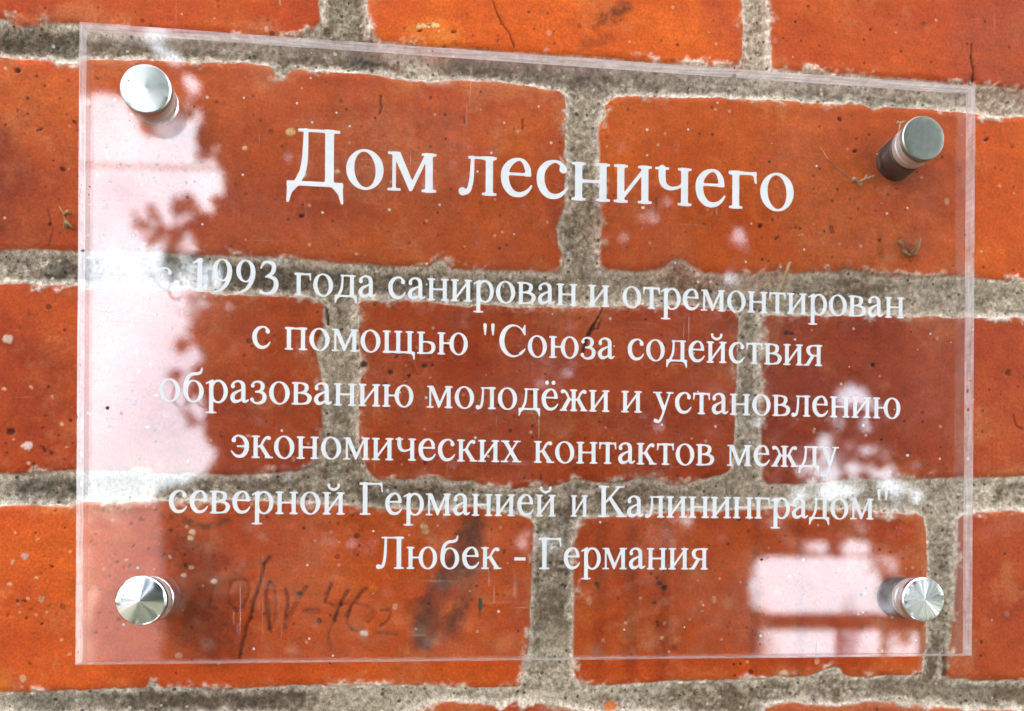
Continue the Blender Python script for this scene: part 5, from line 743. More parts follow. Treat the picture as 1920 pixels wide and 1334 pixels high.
# ---------------------------------------------------------------- serif lettering (outlines drawn as distance fields)
GSTEP = 13.0
class Glyph:
    """A letter in 2048-unit em space: strokes are joined with a small fillet, then traced to outlines."""
    def __init__(self, adv, y0=-120, y1=1060):
        self.adv = adv
        self.xs = np.arange(-150, adv + 150, GSTEP); self.ys = np.arange(y0, y1, GSTEP)
        self.X, self.Y = np.meshgrid(self.xs, self.ys)
        self.f = np.full(self.X.shape, 1e4)
    def add(self, d, k=46.0):
        h = np.clip(k - np.abs(self.f - d), 0, None) / k
        self.f = np.minimum(self.f, d) - h * h * k * 0.25
    def cut(self, d): self.f = np.maximum(self.f, -d)
    def box_d(self, x0, y0, x1, y1):
        dx = np.abs(self.X - (x0 + x1) / 2) - (x1 - x0) / 2; dy = np.abs(self.Y - (y0 + y1) / 2) - (y1 - y0) / 2
        return np.hypot(np.maximum(dx, 0), np.maximum(dy, 0)) + np.minimum(np.maximum(dx, dy), 0)
    def box(self, *a): self.add(self.box_d(*a)); return self
    def poly_d(self, p):
        p = np.asarray(p, float); d = np.full(self.X.shape, 1e9); s = np.zeros(self.X.shape, bool)
        for i in range(len(p)):
            (ax, ay), (bx, by) = p[i], p[(i + 1) % len(p)]
            ex, ey = bx - ax, by - ay
            t = np.clip(((self.X - ax) * ex + (self.Y - ay) * ey) / (ex * ex + ey * ey), 0, 1)
            d = np.minimum(d, np.hypot(self.X - ax - t * ex, self.Y - ay - t * ey))
            if ey != 0:
                c = ((ay > self.Y) != (by > self.Y)) & (self.X < ex * (self.Y - ay) / ey + ax)
                s ^= c
        return np.where(s, -d, d)
    def poly(self, p, k=46.0): self.add(self.poly_d(p), k); return self
    def ell_d(self, cx, cy, rx, ry, tilt=0.0):
        c, s = math.cos(tilt), math.sin(tilt)
        u = (self.X - cx) * c + (self.Y - cy) * s; v = -(self.X - cx) * s + (self.Y - cy) * c
        k0 = np.hypot(u / rx, v / ry); k1 = np.hypot(u / rx ** 2, v / ry ** 2) + 1e-9
        return k0 * (k0 - 1) / k1
    def ring_d(self, cx, cy, rx, ry, ix, iy, sx=0, sy=0, tilt=0.0):
        return np.maximum(self.ell_d(cx, cy, rx, ry), -self.ell_d(cx + sx, cy + sy, ix, iy, tilt))
    def ring(self, *a, **k): self.add(self.ring_d(*a, **k)); return self
    def pen(self, pts, k=30.0):
        p = np.asarray(pts, float); n = len(p)
        q = []
        for i in range(n - 1):
            a, b, c, e = p[max(i - 1, 0)], p[i], p[i + 1], p[min(i + 2, n - 1)]
            for t in np.linspace(0, 1, 7)[:-1]:
                q.append(0.5 * (2 * b + (c - a) * t + (2 * a - 5 * b + 4 * c - e) * t * t + (3 * b - a - 3 * c + e) * t ** 3))
        q.append(p[-1]); q = np.array(q)
        d = np.full(self.X.shape, 1e9)
        for a, b in zip(q[:-1], q[1:]):
            ex, ey = b[0] - a[0], b[1] - a[1]
            t = np.clip(((self.X - a[0]) * ex + (self.Y - a[1]) * ey) / (ex * ex + ey * ey + 1e-9), 0, 1)
            d = np.minimum(d, np.hypot(self.X - a[0] - t * ex, self.Y - a[1] - t * ey) - (a[2] + t * (b[2] - a[2])))
        self.add(d, k); return self
    def ball(self, x, y, r): self.add(self.ell_d(x, y, r, r), 40); return self
    def stem(self, x, w=166, y0=0, y1=916, sv=345, top=True, bot=True, sh=40):
        self.box(x - w / 2, y0, x + w / 2, y1)
        if bot: self.box(x - sv / 2, y0, x + sv / 2, y0 + sh)
        if top: self.box(x - sv / 2, y1 - sh, x + sv / 2, y1)
        return self
    def diag(self, a, b, w):
        (x0, y0), (x1, y1) = a, b
        return self.poly([(x0 - w / 2, y0), (x0 + w / 2, y0), (x1 + w / 2, y1), (x1 - w / 2, y1)])

C_ARC = [(520, 914, 27), (325, 838, 60), (190, 660, 84), (162, 470, 90), (205, 265, 88), (330, 100, 72), (490, 48, 56), (640, 78, 46), (760, 165, 30), (838, 275, 15)]
def build_glyph(ch):
    G = Glyph
    if ch == 'о':
        return G(1024).ring(512, 458, 446, 480, 268, 438, tilt=.09)
    if ch in 'её':
        g = G(909, y1=1330); g.pen([(752, 545, 62), (740, 690, 66), (655, 850, 44)] + C_ARC); g.cut(g.box_d(640, 440, 880, 524)); g.box(150, 524, 812, 574)
        if ch == 'ё': g.ball(318, 1200, 82); g.ball(630, 1200, 82)
        return g
    if ch == 'с':
        g = G(909); g.pen([(752, 715, 62), (740, 790, 48), (650, 880, 34)] + C_ARC); g.ball(735, 728, 80); return g
    if ch == 'э':
        g = G(892); g.pen([(892 - x, y, r) for x, y, r in [(752, 715, 62), (740, 790, 48), (650, 880, 34)] + C_ARC]); g.ball(160, 728, 80); g.box(300, 446, 720, 500); return g
    if ch in 'ийн':
        g = G(1096, y1=1330).stem(232).stem(864)
        if ch == 'н': g.box(232, 442, 864, 500)
        else: g.poly([(300, 90), (300, 205), (796, 826), (796, 711)], 20)
        if ch == 'й': g.pen([(318, 1240, 26), (350, 1130, 40), (548, 1040, 46), (746, 1130, 40), (778, 1240, 26)]); g.ball(325, 1238, 50); g.ball(771, 1238, 50)
        return g
    if ch == 'п': return G(1096).stem(232).stem(864).box(100, 858, 996, 916)
    if ch == 'г':
        return G(840).stem(232).box(60, 858, 770, 916).poly([(690, 900), (770, 916), (790, 650), (755, 650), (730, 790)])
    if ch == 'т':
        return G(895).stem(448).box(60, 858, 836, 916).poly([(60, 916), (150, 900), (104, 780), (80, 640), (45, 640)]).poly([(836, 916), (746, 900), (792, 780), (816, 640), (851, 640)])
    if ch == 'в':
        g = G(968).stem(220); g.pen([(220, 893, 22), (470, 892, 24), (670, 812, 62), (700, 690, 80), (630, 555, 56), (450, 490, 26), (300, 488, 24)])
        g.pen([(450, 490, 26), (680, 445, 46), (820, 330, 78), (825, 225, 84), (740, 85, 58), (520, 24, 25), (220, 22, 22)]); return g
    if ch == 'а':
        g = G(909)
        g.pen([(175, 690, 76), (168, 745, 60), (215, 835, 38), (350, 905, 32), (490, 890, 44), (600, 800, 74), (632, 650, 80), (632, 180, 82), (668, 80, 60), (745, 62, 40), (850, 130, 20)])
        g.pen([(620, 575, 24), (420, 495, 34), (220, 375, 62), (155, 225, 84), (210, 95, 76), (330, 58, 58), (470, 100, 36), (620, 215, 22)]); return g
    if ch == 'р':
        g = G(1024, y0=-560); g.stem(250, y0=-444, y1=880, sv=440, top=False)
        g.poly([(20, 800), (310, 945), (333, 940), (333, 800), (180, 820), (30, 760)], 20)
        d = g.ring_d(560, 458, 408, 480, 252, 418, -8, -5); g.add(np.maximum(d, 300 - g.X)); return g
    if ch == 'у':
        g = G(1024, y0=-560); g.poly([(140, 880), (320, 880), (610, 180), (520, 10)], 20)
        g.pen([(830, 890, 30), (560, 130, 40), (450, -150, 42), (370, -320, 46), (270, -390, 50), (150, -360, 58)]); g.ball(135, -345, 72)
        g.box(30, 876, 430, 916); g.box(680, 876, 1000, 916); return g
    if ch == 'д':
        g = G(1060, y0=-420); g.box(300, 874, 985, 916).box(735, 40, 901, 916).box(40, 0, 1030, 62)
        g.pen([(385, 890, 34), (372, 600, 42), (330, 320, 48), (200, 50, 46)])
        g.poly([(40, 40), (30, -262), (68, -262), (120, -110), (240, 0), (260, 50)]).poly([(1030, 40), (1040, -262), (1002, -262), (950, -110), (830, 0), (810, 50)]); return g
    if ch == 'л':
        g = G(1020).stem(790).box(270, 874, 900, 916)
        g.pen([(368, 890, 34), (358, 600, 42), (330, 300, 46), (260, 80, 50), (130, 40, 62)]); g.ball(115, 62, 84); return g
    if ch == 'м':
        g = G(1296); g.stem(1066).box(168, 20, 238, 890).box(50, 0, 356, 40).box(60, 876, 300, 916)
        g.poly([(168, 916), (345, 916), (668, 190), (610, 10), (585, 10)], 20).poly([(590, 10), (640, 10), (1010, 800), (1010, 916), (985, 916), (600, 120)], 20); return g
    if ch == 'ж':
        g = G(1400).stem(700, sv=330)
        for s in (-1, 1):
            X = lambda v: 700 + s * v
            g.pen([(X(60), 462, 26), (X(220), 540, 34), (X(330), 740, 42), (X(440), 850, 46), (X(520), 850, 60)]); g.ball(X(545), 830, 70)
            g.poly([(X(150), 480), (X(290), 540), (X(600), 20), (X(420), 20)], 20); g.box(X(490) - 165, 0, X(490) + 165, 40)
        return g
    if ch == 'к':
        g = G(995).stem(232); g.pen([(300, 462, 26), (470, 530, 34), (600, 740, 42), (720, 855, 46), (800, 850, 58)]); g.ball(830, 832, 70)
        g.poly([(400, 480), (540, 545), (900, 20), (710, 20)], 20); g.box(650, 0, 1000, 40); return g
    if ch == 'х':
        g = G(1024).diag((235, 900), (790, 16), 190).diag((815, 900), (205, 16), 76)
        g.box(40, 876, 430, 916).box(630, 876, 960, 916).box(40, 0, 370, 40).box(590, 0, 985, 40); return g
    if ch == 'ч':
        g = G(1049).stem(818).box(50, 876, 395, 916); g.pen([(222, 890, 82), (222, 660, 82), (275, 490, 68), (430, 405, 42), (620, 430, 28), (780, 520, 24)]); return g
    if ch == 'щ':
        g = G(1583, y0=-420).stem(232).stem(760).stem(1288).box(100, 0, 1400, 58); g.poly([(1340, 40), (1530, 40), (1515, -262), (1478, -262), (1440, -100), (1350, 0)]); return g
    if ch == 'ь':
        g = G(948).stem(232); g.pen([(300, 500, 25), (540, 500, 26), (760, 420, 66), (808, 265, 84), (740, 90, 62), (540, 25, 26), (232, 22, 22)]); return g
    if ch == 'з':
        g = G(805); g.ball(140, 735, 70); g.pen([(100, 735, 30), (170, 850, 34), (330, 910, 30), (500, 868, 54), (580, 730, 78), (520, 570, 58), (370, 492, 28), (270, 486, 26)])
        g.pen([(370, 490, 28), (570, 440, 56), (660, 290, 82), (600, 100, 72), (420, 10, 44), (230, 25, 34), (90, 150, 46)]); g.ball(110, 165, 66); return g
    if ch == 'ю':
        return G(1540).stem(232).box(300, 446, 720, 500).ring(1040, 458, 420, 480, 246, 438)
    if ch == 'я':
        g = G(983).stem(760); g.pen([(760, 893, 22), (430, 888, 26), (255, 800, 70), (218, 672, 82), (300, 520, 58), (500, 448, 28), (760, 446, 26)])
        g.poly([(400, 470), (560, 470), (270, 30), (90, 10)], 20); g.box(0, 0, 250, 40); return g
    if ch == 'б':
        g = G(1042, y1=1520); g.ring(524, 440, 432, 462, 258, 418)
        g.pen([(176, 430, 84), (190, 760, 74), (290, 1020, 64), (470, 1150, 56), (690, 1175, 50), (830, 1240, 46), (885, 1400, 22)]); return g
    if ch == 'Д':
        g = G(1397, y0=-560, y1=1480); g.box(300, 1290, 1290, 1341).box(950, 60, 1142, 1341).box(40, 0, 1360, 92)
        g.pen([(476, 1310, 44), (470, 1000, 54), (450, 620, 60), (390, 300, 66), (250, 50, 60)])
        g.poly([(40, 60), (22, -400), (66, -400), (130, -180), (270, -20), (330, 70)]).poly([(1360, 60), (1378, -400), (1334, -400), (1270, -180), (1130, -20), (1070, 70)]); return g
    if ch == 'Л':
        g = G(1387, y1=1480); g.stem(1080, w=190, y1=1341, sv=440, sh=46).box(290, 1295, 1280, 1341)
        g.pen([(470, 1310, 42), (460, 900, 52), (430, 450, 56), (340, 120, 56), (170, 60, 68)]); g.ball(130, 82, 92); return g
    if ch == 'Г':
        return G(1187, y1=1480).stem(300, w=194, y1=1341, sv=480, sh=46).box(60, 1276, 1090, 1341).poly([(990, 1320), (1090, 1341), (1120, 970), (1080, 970), (1050, 1180)])
    if ch == 'К':
        g = G(1370, y1=1480).stem(300, w=194, y1=1341, sv=480, sh=46)
        g.diag((1040, 1320), (420, 640), 92).poly([(520, 830), (660, 880), (1310, 20), (1060, 20)], 20).box(850, 1295, 1280, 1341).box(910, 0, 1400, 46); return g
    if ch == 'С':
        g = G(1366, y1=1480, y0=-160); d = g.ring_d(720, 670, 640, 700, 490, 640, 70)
        d = np.maximum(d, -g.poly_d([(900, 700), (1130, 1000), (1700, 1000), (1700, 330), (1190, 270)])); g.add(d)
        g.poly([(1150, 1130), (1262, 1370), (1290, 1370), (1300, 930), (1262, 930)], 30); g.pen([(1080, 130, 60), (1210, 230, 30), (1285, 330, 16)]); return g
    if ch == '1': return G(1024, y1=1520).box(450, 0, 630, 1360).box(290, 0, 800, 42).poly([(250, 1150), (235, 1190), (560, 1384), (630, 1384), (630, 1180), (450, 1210)], 20)
    if ch == '9':
        g = G(1024, y1=1520); g.ring(490, 920, 410, 464, 226, 420, -6)
        g.pen([(815, 900, 84), (790, 640, 84), (660, 340, 70), (430, 100, 44), (120, -5, 24)]); return g
    if ch == '3':
        g = G(1024, y1=1520); g.pen([(130, 1080, 24), (240, 1270, 46), (430, 1340, 44), (650, 1260, 78), (700, 1070, 88), (600, 850, 66), (340, 710, 24)])
        g.pen([(440, 715, 26), (720, 640, 78), (800, 430, 94), (740, 200, 90), (550, 40, 56), (330, 10, 44), (140, 60, 60)]); g.ball(130, 75, 66); return g
    if ch == '"': return G(836, y1=1520).pen([(230, 1310, 72), (232, 1100, 52), (235, 900, 20)]).pen([(600, 1310, 72), (602, 1100, 52), (605, 900, 20)])
    if ch == '-': return G(682).box(80, 370, 600, 490)
    raise KeyError(ch)

def trace(g):
    """Outlines of a letter: closed loops along the zero line of its distance field."""
    f, xs, ys = g.f - 9.0, g.xs, g.ys; segs = {}
    ins = f < 0
    code = ins[:-1, :-1] * 1 + ins[:-1, 1:] * 2 + ins[1:, 1:] * 4 + ins[1:, :-1] * 8
    def edge(i, j, e):
        if e == 0: a, b, key = (i, j), (i, j + 1), (i, j, 'h')
        elif e == 1: a, b, key = (i, j + 1), (i + 1, j + 1), (i, j + 1, 'v')
        elif e == 2: a, b, key = (i + 1, j), (i + 1, j + 1), (i + 1, j, 'h')
        else: a, b, key = (i, j), (i + 1, j), (i, j, 'v')
        t = f[a] / (f[a] - f[b])
        return key, (xs[a[1]] + t * (xs[b[1]] - xs[a[1]]), ys[a[0]] + t * (ys[b[0]] - ys[a[0]]))
    TBL = {1: [(3, 0)], 2: [(0, 1)], 3: [(3, 1)], 4: [(1, 2)], 5: [(3, 2), (1, 0)], 6: [(0, 2)], 7: [(3, 2)], 8: [(2, 3)], 9: [(2, 0)], 10: [(0, 3), (2, 1)], 11: [(2, 1)], 12: [(1, 3)], 13: [(1, 0)], 14: [(0, 3)]}
    pos = {}
    for i, j in zip(*np.nonzero((code > 0) & (code < 15))):
        for e0, e1 in TBL[int(code[i, j])]:
            k0, p0 = edge(i, j, e0); k1, p1 = edge(i, j, e1); segs[k0] = k1; pos[k0] = p0; pos[k1] = p1
    loops = []
    while segs:
        k = next(iter(segs)); loop = []
        while k in segs:
            loop.append(pos[k]); k = segs.pop(k)
        if len(loop) > 5: loops.append(loop)
    return loops
_glyphs = {}
def glyph(ch):
    if ch not in _glyphs:
        g = build_glyph(ch); loops = trace(g)
        xs = [p[0] for l in loops for p in l]
        _glyphs[ch] = (g.adv, loops, min(xs), max(xs))
    return _glyphs[ch]


SPRIGS = [[2.027,-4.6,-0.22,0.07],[2.051,-4.6,-0.299,0.04],[2.087,-4.6,-0.176,0.06],[2.022,-4.6,-0.451,0.08],[1.999,-4.6,-0.523,0.08],[2.06,-4.6,-0.553,0.05],[2.135,-4.6,-0.582,0.05],[3.018,-4.6,-0.232,0.07],[3.069,-4.6,-0.324,0.05],[3.038,-4.6,-0.416,0.06],[2.106,-4.6,-0.705,0.05],[2.122,-4.6,-0.795,0.06],[3.158,-4.6,-0.748,0.07],[3.196,-4.6,-0.601,0.1]]
C = np.array([q[:3] for q in SPRIGS]); rad = np.array([q[3] for q in SPRIGS]); per = 70
P = np.repeat(C, per, 0) + RNG.normal(size=(len(C) * per, 3)) * np.repeat(rad, per)[:, None] * .5; n = len(P)
u = RNG.normal(size=(n, 3)); u /= np.linalg.norm(u, axis=1)[:, None]; w = np.cross(u, RNG.normal(size=(n, 3))); w /= np.linalg.norm(w, axis=1)[:, None]
L = RNG.uniform(.6, 1.3, n)[:, None] * .022
base_p = np.array([C[:, 0].mean(), -4.6, GZ])
root = empty('shrub', base_p); tag(root, 'thin leafy shrub in front of the white board fence', 'shrub')
link('crown', arrays_mesh('crown', np.stack([P - u * L, P + w * L * .55, P + u * L, P - w * L * .55], 1).reshape(-1, 3) - base_p, np.arange(4 * n).reshape(-1, 4), False), [mat_leaf], root)
bm = bmesh.new()
for q in C[::2]:
    a_ = Vector((0, 0, 0)); b_ = Vector(q - base_p); d = (b_ - a_).normalized(); o1 = d.orthogonal().normalized() * .006; o2 = d.cross(o1)
    lo_ = [bm.verts.new(a_ + v) for v in (o1, o2, -o1, -o2)]; hi_ = [bm.verts.new(b_ + v * .4) for v in (o1, o2, -o1, -o2)]
    for k in range(4): bm.faces.new((lo_[k], lo_[(k + 1) % 4], hi_[(k + 1) % 4], hi_[k]))
link('stems', bm_mesh('stems', bm), [mat_bark], root)

CABLE = [0.5,3.015,-6.0]
bm = bmesh.new(); prev = None
for i in range(31):
    t = i / 30; x = CABLE[0] - 14 * t; z = CABLE[1] + .5 * ((2 * t - 1) ** 2 - 1) * .3
    ring = [bm.verts.new((x, CABLE[2] + .011 * math.cos(q), z + .011 * math.sin(q))) for q in np.linspace(0, 2 * math.pi, 9)[:-1]]
    if prev: [bm.faces.new((prev[k], prev[(k + 1) % 8], ring[(k + 1) % 8], ring[k])) for k in range(8)]
    prev = ring
tag(link('overhead_cable', bm_mesh('overhead_cable', bm, True), [mat_bark]), 'thin overhead cable crossing the mirrored patch of white sky', 'cable')

# ---------------------------------------------------------------- the clear sign on its four standoffs
YF = -.0135; TH = .0050; W2, H2 = .150, 0.10041
sign = empty('wall_plaque', (0, 0, -H2))
tag(sign, 'clear acrylic wall plaque with white lettering held off the bricks by four metal standoffs', 'sign')
def loc(o, x=0, y=0, z=0): o.location = (x, y, z + H2); return o

def clear_mat():
    N = Nodes('clear_acrylic'); oc = N.obj(); geo = N.n('ShaderNodeNewGeometry')
    ior = N.rng(geo.outputs['Backfacing'], 0, 1, 1.62, 1 / 1.62)
    fr = N.n('ShaderNodeFresnel'); N.put(fr.inputs['IOR'], ior)
    gl = N.n('ShaderNodeBsdfGlossy'); gl.inputs['Roughness'].default_value = .03; gl.inputs['Color'].default_value = (1, 1, 1, 1)
    wob = N.noise(oc, 25, 2); N.put(gl.inputs['Normal'], N.bump(wob, .03, .0006))
    tr = N.n('ShaderNodeBsdfTransparent'); tr.inputs['Color'].default_value = (.985, .985, .98, 1)
    s = N.mixs(fr.outputs[0], tr.outputs[0], gl.outputs[0])
    # dust, specks and fine scratches lying on the surface
    d1, c1 = N.vor(oc, 240); q1 = N.sep(c1)
    sp = N.math('MULTIPLY', N.math('LESS_THAN', d1, N.math('MULTIPLY', q1[1], .12)), N.math('GREATER_THAN', q1[0], .90))
    d2, c2 = N.vor(N.stretch(oc, 1, 1, 1.3), 95); q2 = N.sep(c2)
    sp2 = N.math('MULTIPLY', N.math('LESS_THAN', d2, N.math('MULTIPLY', q2[1], .085)), N.math('GREATER_THAN', q2[0], .88))
    haze = N.rng(N.noise(oc, 22, 5, .65), .45, .75, .002, .022)
    sc = N.noise(N.stretch(oc, 30, 30, 1500, (0, .25, 0)), 1, 1, .5, .5); sc2 = N.noise(N.stretch(oc, 1500, 30, 40, (0, .4, 0)), 1, 1, .5, .8)
    scr = N.math('MULTIPLY', N.math('MAXIMUM', N.rng(sc, .74, .78), N.rng(sc2, .74, .78)), N.rng(N.noise(oc, 18, 2), .5, .6, 0, .3))
    fac = N.math('MAXIMUM', N.math('MAXIMUM', haze, scr), N.math('MULTIPLY', N.math('MAXIMUM', sp, sp2), .8))
    dark = N.math('MULTIPLY', sp2, N.math('GREATER_THAN', q2[2], .45))
    df = N.n('ShaderNodeBsdfDiffuse'); N.put(df.inputs['Color'], N.mix(dark, (.62, .58, .54), (.03, .022, .018)))
    return N.done(N.mixs(fac, s, df.outputs[0]))
def edge_mat(name, lo, hi, tintc):
    N = Nodes(name); oc = N.obj()
    st = N.noise(N.stretch(oc, 60, 700, 60), 1, 4, .6); sp = N.noise(oc, 350, 4, .7)
    tr = N.n('ShaderNodeBsdfTransparent'); tr.inputs['Color'].default_value = (.95, .95, .95, 1)
    df = N.n('ShaderNodeBsdfDiffuse'); df.inputs['Color'].default_value = (*tintc, 1)
    tl = N.n('ShaderNodeBsdfTranslucent'); tl.inputs['Color'].default_value = (*tintc, 1)
    s = N.mixs(.5, df.outputs[0], tl.outputs[0])
    gl = N.n('ShaderNodeBsdfGlossy'); gl.inputs['Roughness'].default_value = .3
    s = N.mixs(.12, s, gl.outputs[0])
    d6, c6 = N.vor(oc, 300); q6 = N.sep(c6); saw = N.noise(N.stretch(oc, 900, 60, 900), 1, 3, .6)
    chip = N.math('MULTIPLY', N.math('LESS_THAN', d6, N.math('MULTIPLY', q6[1], .3)), N.math('GREATER_THAN', q6[0], .84))
    f = N.math('MULTIPLY', N.math('MULTIPLY', N.rng(st, .3, .7, lo, hi), N.rng(sp, .3, .7, .78, 1.2)), N.rng(saw, .3, .7, .9, 1.1))
    f = N.math('MULTIPLY', f, N.math('ADD', N.math('MULTIPLY', N.math('MULTIPLY', chip, N.math('SUBTRACT', q6[2], .5)), 1.8), 1.))
    return N.done(N.mixs(f, tr.outputs[0], s))
mat_clear = clear_mat(); mat_edge = edge_mat('sawn_edge', .28, .60, (.84, .79, .78)); mat_bevel = edge_mat('painted_edge_reflection', .08, .26, (.82, .72, .69))  # bevel tint is painted, standing in for the panel's internal edge reflection
bm = bmesh.new(); CH = .0030
def ring4(w, h, y): return [bm.verts.new((sx * w, y, sz * h)) for sx, sz in ((-1, -1), (1, -1), (1, 1), (-1, 1))]
f0 = ring4(W2, H2, YF); f1 = ring4(W2, H2, YF + TH - .0004); f2 = [bm.verts.new(v) for v in ((-W2 + .0013, YF + TH, -H2 + .0005), (W2 - CH, YF + TH, -H2 + .0005), (W2 - CH, YF + TH, H2 - .0028), (-W2 + .0013, YF + TH, H2 - .0028))]
fc = bm.faces.new(f0); fc.material_index = 0
for i in range(4):
    q = bm.faces.new((f0[i], f1[i], f1[(i + 1) % 4], f0[(i + 1) % 4])); q.material_index = 1
    q = bm.faces.new((f1[i], f2[i], f2[(i + 1) % 4], f1[(i + 1) % 4])); q.material_index = 2
bm.faces.new(f2[::-1]).material_index = 0
bmesh.ops.recalc_face_normals(bm, faces=bm.faces[:])
def blot(x, z, r, n=9):
    vs = [bm.verts.new((x + r * (1 + .25 * random.uniform(-1, 1)) * math.cos(t), YF - .00015, z + r * (1 + .25 * random.uniform(-1, 1)) * math.sin(t))) for t in np.linspace(0, 2 * math.pi, n + 1)[:-1]]
    c0 = bm.verts.new((x, YF - .0004, z))
    for i in range(n): bm.faces.new((vs[i], c0, vs[(i + 1) % n])).material_index = 3
for x, z, r in [[-0.14097,-0.01992,0.00062],[-0.1254,0.03094,0.0002],[-0.1318,0.0773,0.00018],[-0.13481,0.07057,0.0002],[0.04575,0.08109,0.00025],[-0.14663,0.04915,0.0002],[-0.14693,0.04664,0.0002],[-0.12137,0.03281,0.00018],[0.07226,-0.09565,0.0004],[0.06267,0.06761,0.0002],[-0.13882,-0.08428,0.0002]]: blot(x, z, r)
mat_dirt = simple('fly_dirt', (.012, .009, .008), .6)
loc(link('panel', bm_mesh('panel', bm), [mat_clear, mat_edge, mat_bevel, mat_dirt], sign))

N = Nodes('white_vinyl'); v = N.noise(N.obj(), 300, 4); v2 = N.noise(N.obj(), 30, 4)
mat_vinyl = N.done(N.bsdf(Base_Color=N.scale(N.mix(0., (.66, .645, .64), (.6, .6, .6)), N.math('MULTIPLY', N.rng(v, .3, .7, .95, 1.04), N.rng(v2, .3, .7, .96, 1.04))), Roughness=.45, Specular_IOR_Level=.25).outputs[0])
LINES = [
    (27.6, 53.0, [('Дом', -86.65, -38.84), ('лесничего', -31.52, 83.25)]),
    (15.6, 17.7, [('с', -126.77, -121.60), ('1993', -115.43, -88.92), ('года', -83.92, -58.06), ('санирован', -54.13, 8.10), ('и', 11.89, 19.05), ('отремонтирован', 23.51, 123.74)]),
    (15.6, 0.15, [('с', -96.94, -91.31), ('помощью', -86.81, -28.21), ('"Союза', -23.12, 21.00), ('содействия', 25.45, 93.90)]),
    (15.6, -17.4, [('образованию', -125.43, -45.82), ('молодёжи', -41.50, 19.28), ('и', 23.38, 30.33), ('установлению', 34.28, 122.59)]),
    (15.6, -34.8, [('экономических', -103.32, -10.35), ('контактов', -6.08, 55.65), ('между', 60.24, 100.22)]),
    (15.6, -52.6, [('северной', -122.22, -67.66), ('Германией', -62.90, 1.36), ('и', 6.39, 12.16), ('Калининградом"', 15.78, 118.11)]),
    (15.6, -70.1, [('Любек', -57.51, -16.68), ('-', -12.43, -8.70), ('Германия', -4.16, 53.64)])]
for em, zb, wordlist in LINES:
    cu = bpy.data.curves.new('lettering', 'CURVE'); cu.dimensions = '2D'; cu.fill_mode = 'BOTH'; cu.extrude = .00004
    for text, x0, x1 in wordlist:
        pen, ink0, ink1, items = 0, None, None, []
        for ch in text:
            adv, loops, a0, a1 = glyph(ch); items.append((pen, loops))
            ink0 = pen + a0 if ink0 is None else ink0; ink1 = pen + a1; pen += adv
        sx = (x1 - x0) / (ink1 - ink0)
        for off, loops in items:
            for l in loops:
                sp = cu.splines.new('POLY'); sp.points.add(len(l) - 1); sp.use_cyclic_u = True
                sp.points.foreach_set('co', [q for p in l for q in ((x0 + (p[0] + off - ink0) * sx) / 1000, (zb + p[1] * em / 2048) / 1000, 0, 1)])
    tmp = bpy.data.objects.new('tmp', cu); COL.objects.link(tmp)
    dg = bpy.context.evaluated_depsgraph_get(); me = bpy.data.meshes.new_from_object(tmp.evaluated_get(dg))
    bpy.data.objects.remove(tmp); bpy.data.curves.remove(cu)
    me.name = 'lettering'; me.materials.clear()
    o = loc(link('lettering', me, [mat_vinyl], sign), 0, YF - .00012, 0); o.rotation_euler = (R(90), 0, 0)

def lathe(prof, seg=72, spokes=()):
    """turned part: profile of (radius, distance out from the wall), axis along -y; spokes tilt the end face by facets"""
    bm = bmesh.new(); rings = []
    hmax = max(h for r, h in prof); g = lambda t: sum(a_ * math.sin(k * t + p) for a_, k, p in spokes)
    for r, h in prof:
        if r < 1e-6: rings.append([bm.verts.new((0, -h, 0))])
        else: rings.append([bm.verts.new((r * math.cos(t), -h - (r * g(t) if h > hmax - .0016 and spokes and r < .0073 else 0), r * math.sin(t))) for t in np.linspace(0, 2 * math.pi, seg + 1)[:-1]])
    for a_, b_ in zip(rings[:-1], rings[1:]):
        for i in range(seg):
            j = (i + 1) % seg
            if len(a_) == 1: bm.faces.new((a_[0], b_[j], b_[i]))
            elif len(b_) == 1: bm.faces.new((a_[i], a_[j], b_[0]))
            else: bm.faces.new((a_[i], a_[j], b_[j], b_[i]))
    bmesh.ops.recalc_face_normals(bm, faces=bm.faces[:])
    return bm
def metal(name, col, rough, aniso, stain=.0, stain_c=(.1, .1, .08), met=1.):
    N = Nodes(name); oc = N.obj(); v = N.noise(oc, 220, 5, .65)
    tg = N.n('ShaderNodeTangent', direction_type='RADIAL', axis='Y')
    c = N.mix(N.math('MULTIPLY', N.rng(v, .4, .62), stain), tuple(col), tuple(stain_c))
    d0, c0 = N.vor(oc, 420); q0 = N.sep(c0)
    fleck = N.math('MULTIPLY', N.math('LESS_THAN', d0, N.math('MULTIPLY', q0[1], .3)), N.math('GREATER_THAN', q0[0], .86))
    c = N.mix(N.math('MULTIPLY', fleck, .75), c, (.05, .045, .04))
    x = N.bsdf(Base_Color=c, Metallic=N.math('MULTIPLY', N.math('SUBTRACT', 1., N.math('MULTIPLY', fleck, .8)), met), Roughness=N.rng(v, .3, .7, rough * .85, rough * 1.2), Anisotropic=aniso, Tangent=tg.outputs[0])
    # turning marks: fine concentric grooves
    sp = N.n('ShaderNodeSeparateXYZ'); N.put(sp.inputs[0], oc)
    rr = N.math('SQRT', N.math('ADD', N.math('MULTIPLY', sp.outputs[0], sp.outputs[0]), N.math('MULTIPLY', sp.outputs[2], sp.outputs[2])))
    N.put(x.inputs['Normal'], N.bump(N.math('ADD', N.math('SINE', N.math('MULTIPLY', rr, 14000.)), N.math('MULTIPLY', v, 1.5)), .10, .00002))
    return N.done(x.outputs[0])
m_side = metal('turned_steel', (.60, .60, .57), .32, .3, .3, (.4, .38, .34), .45)
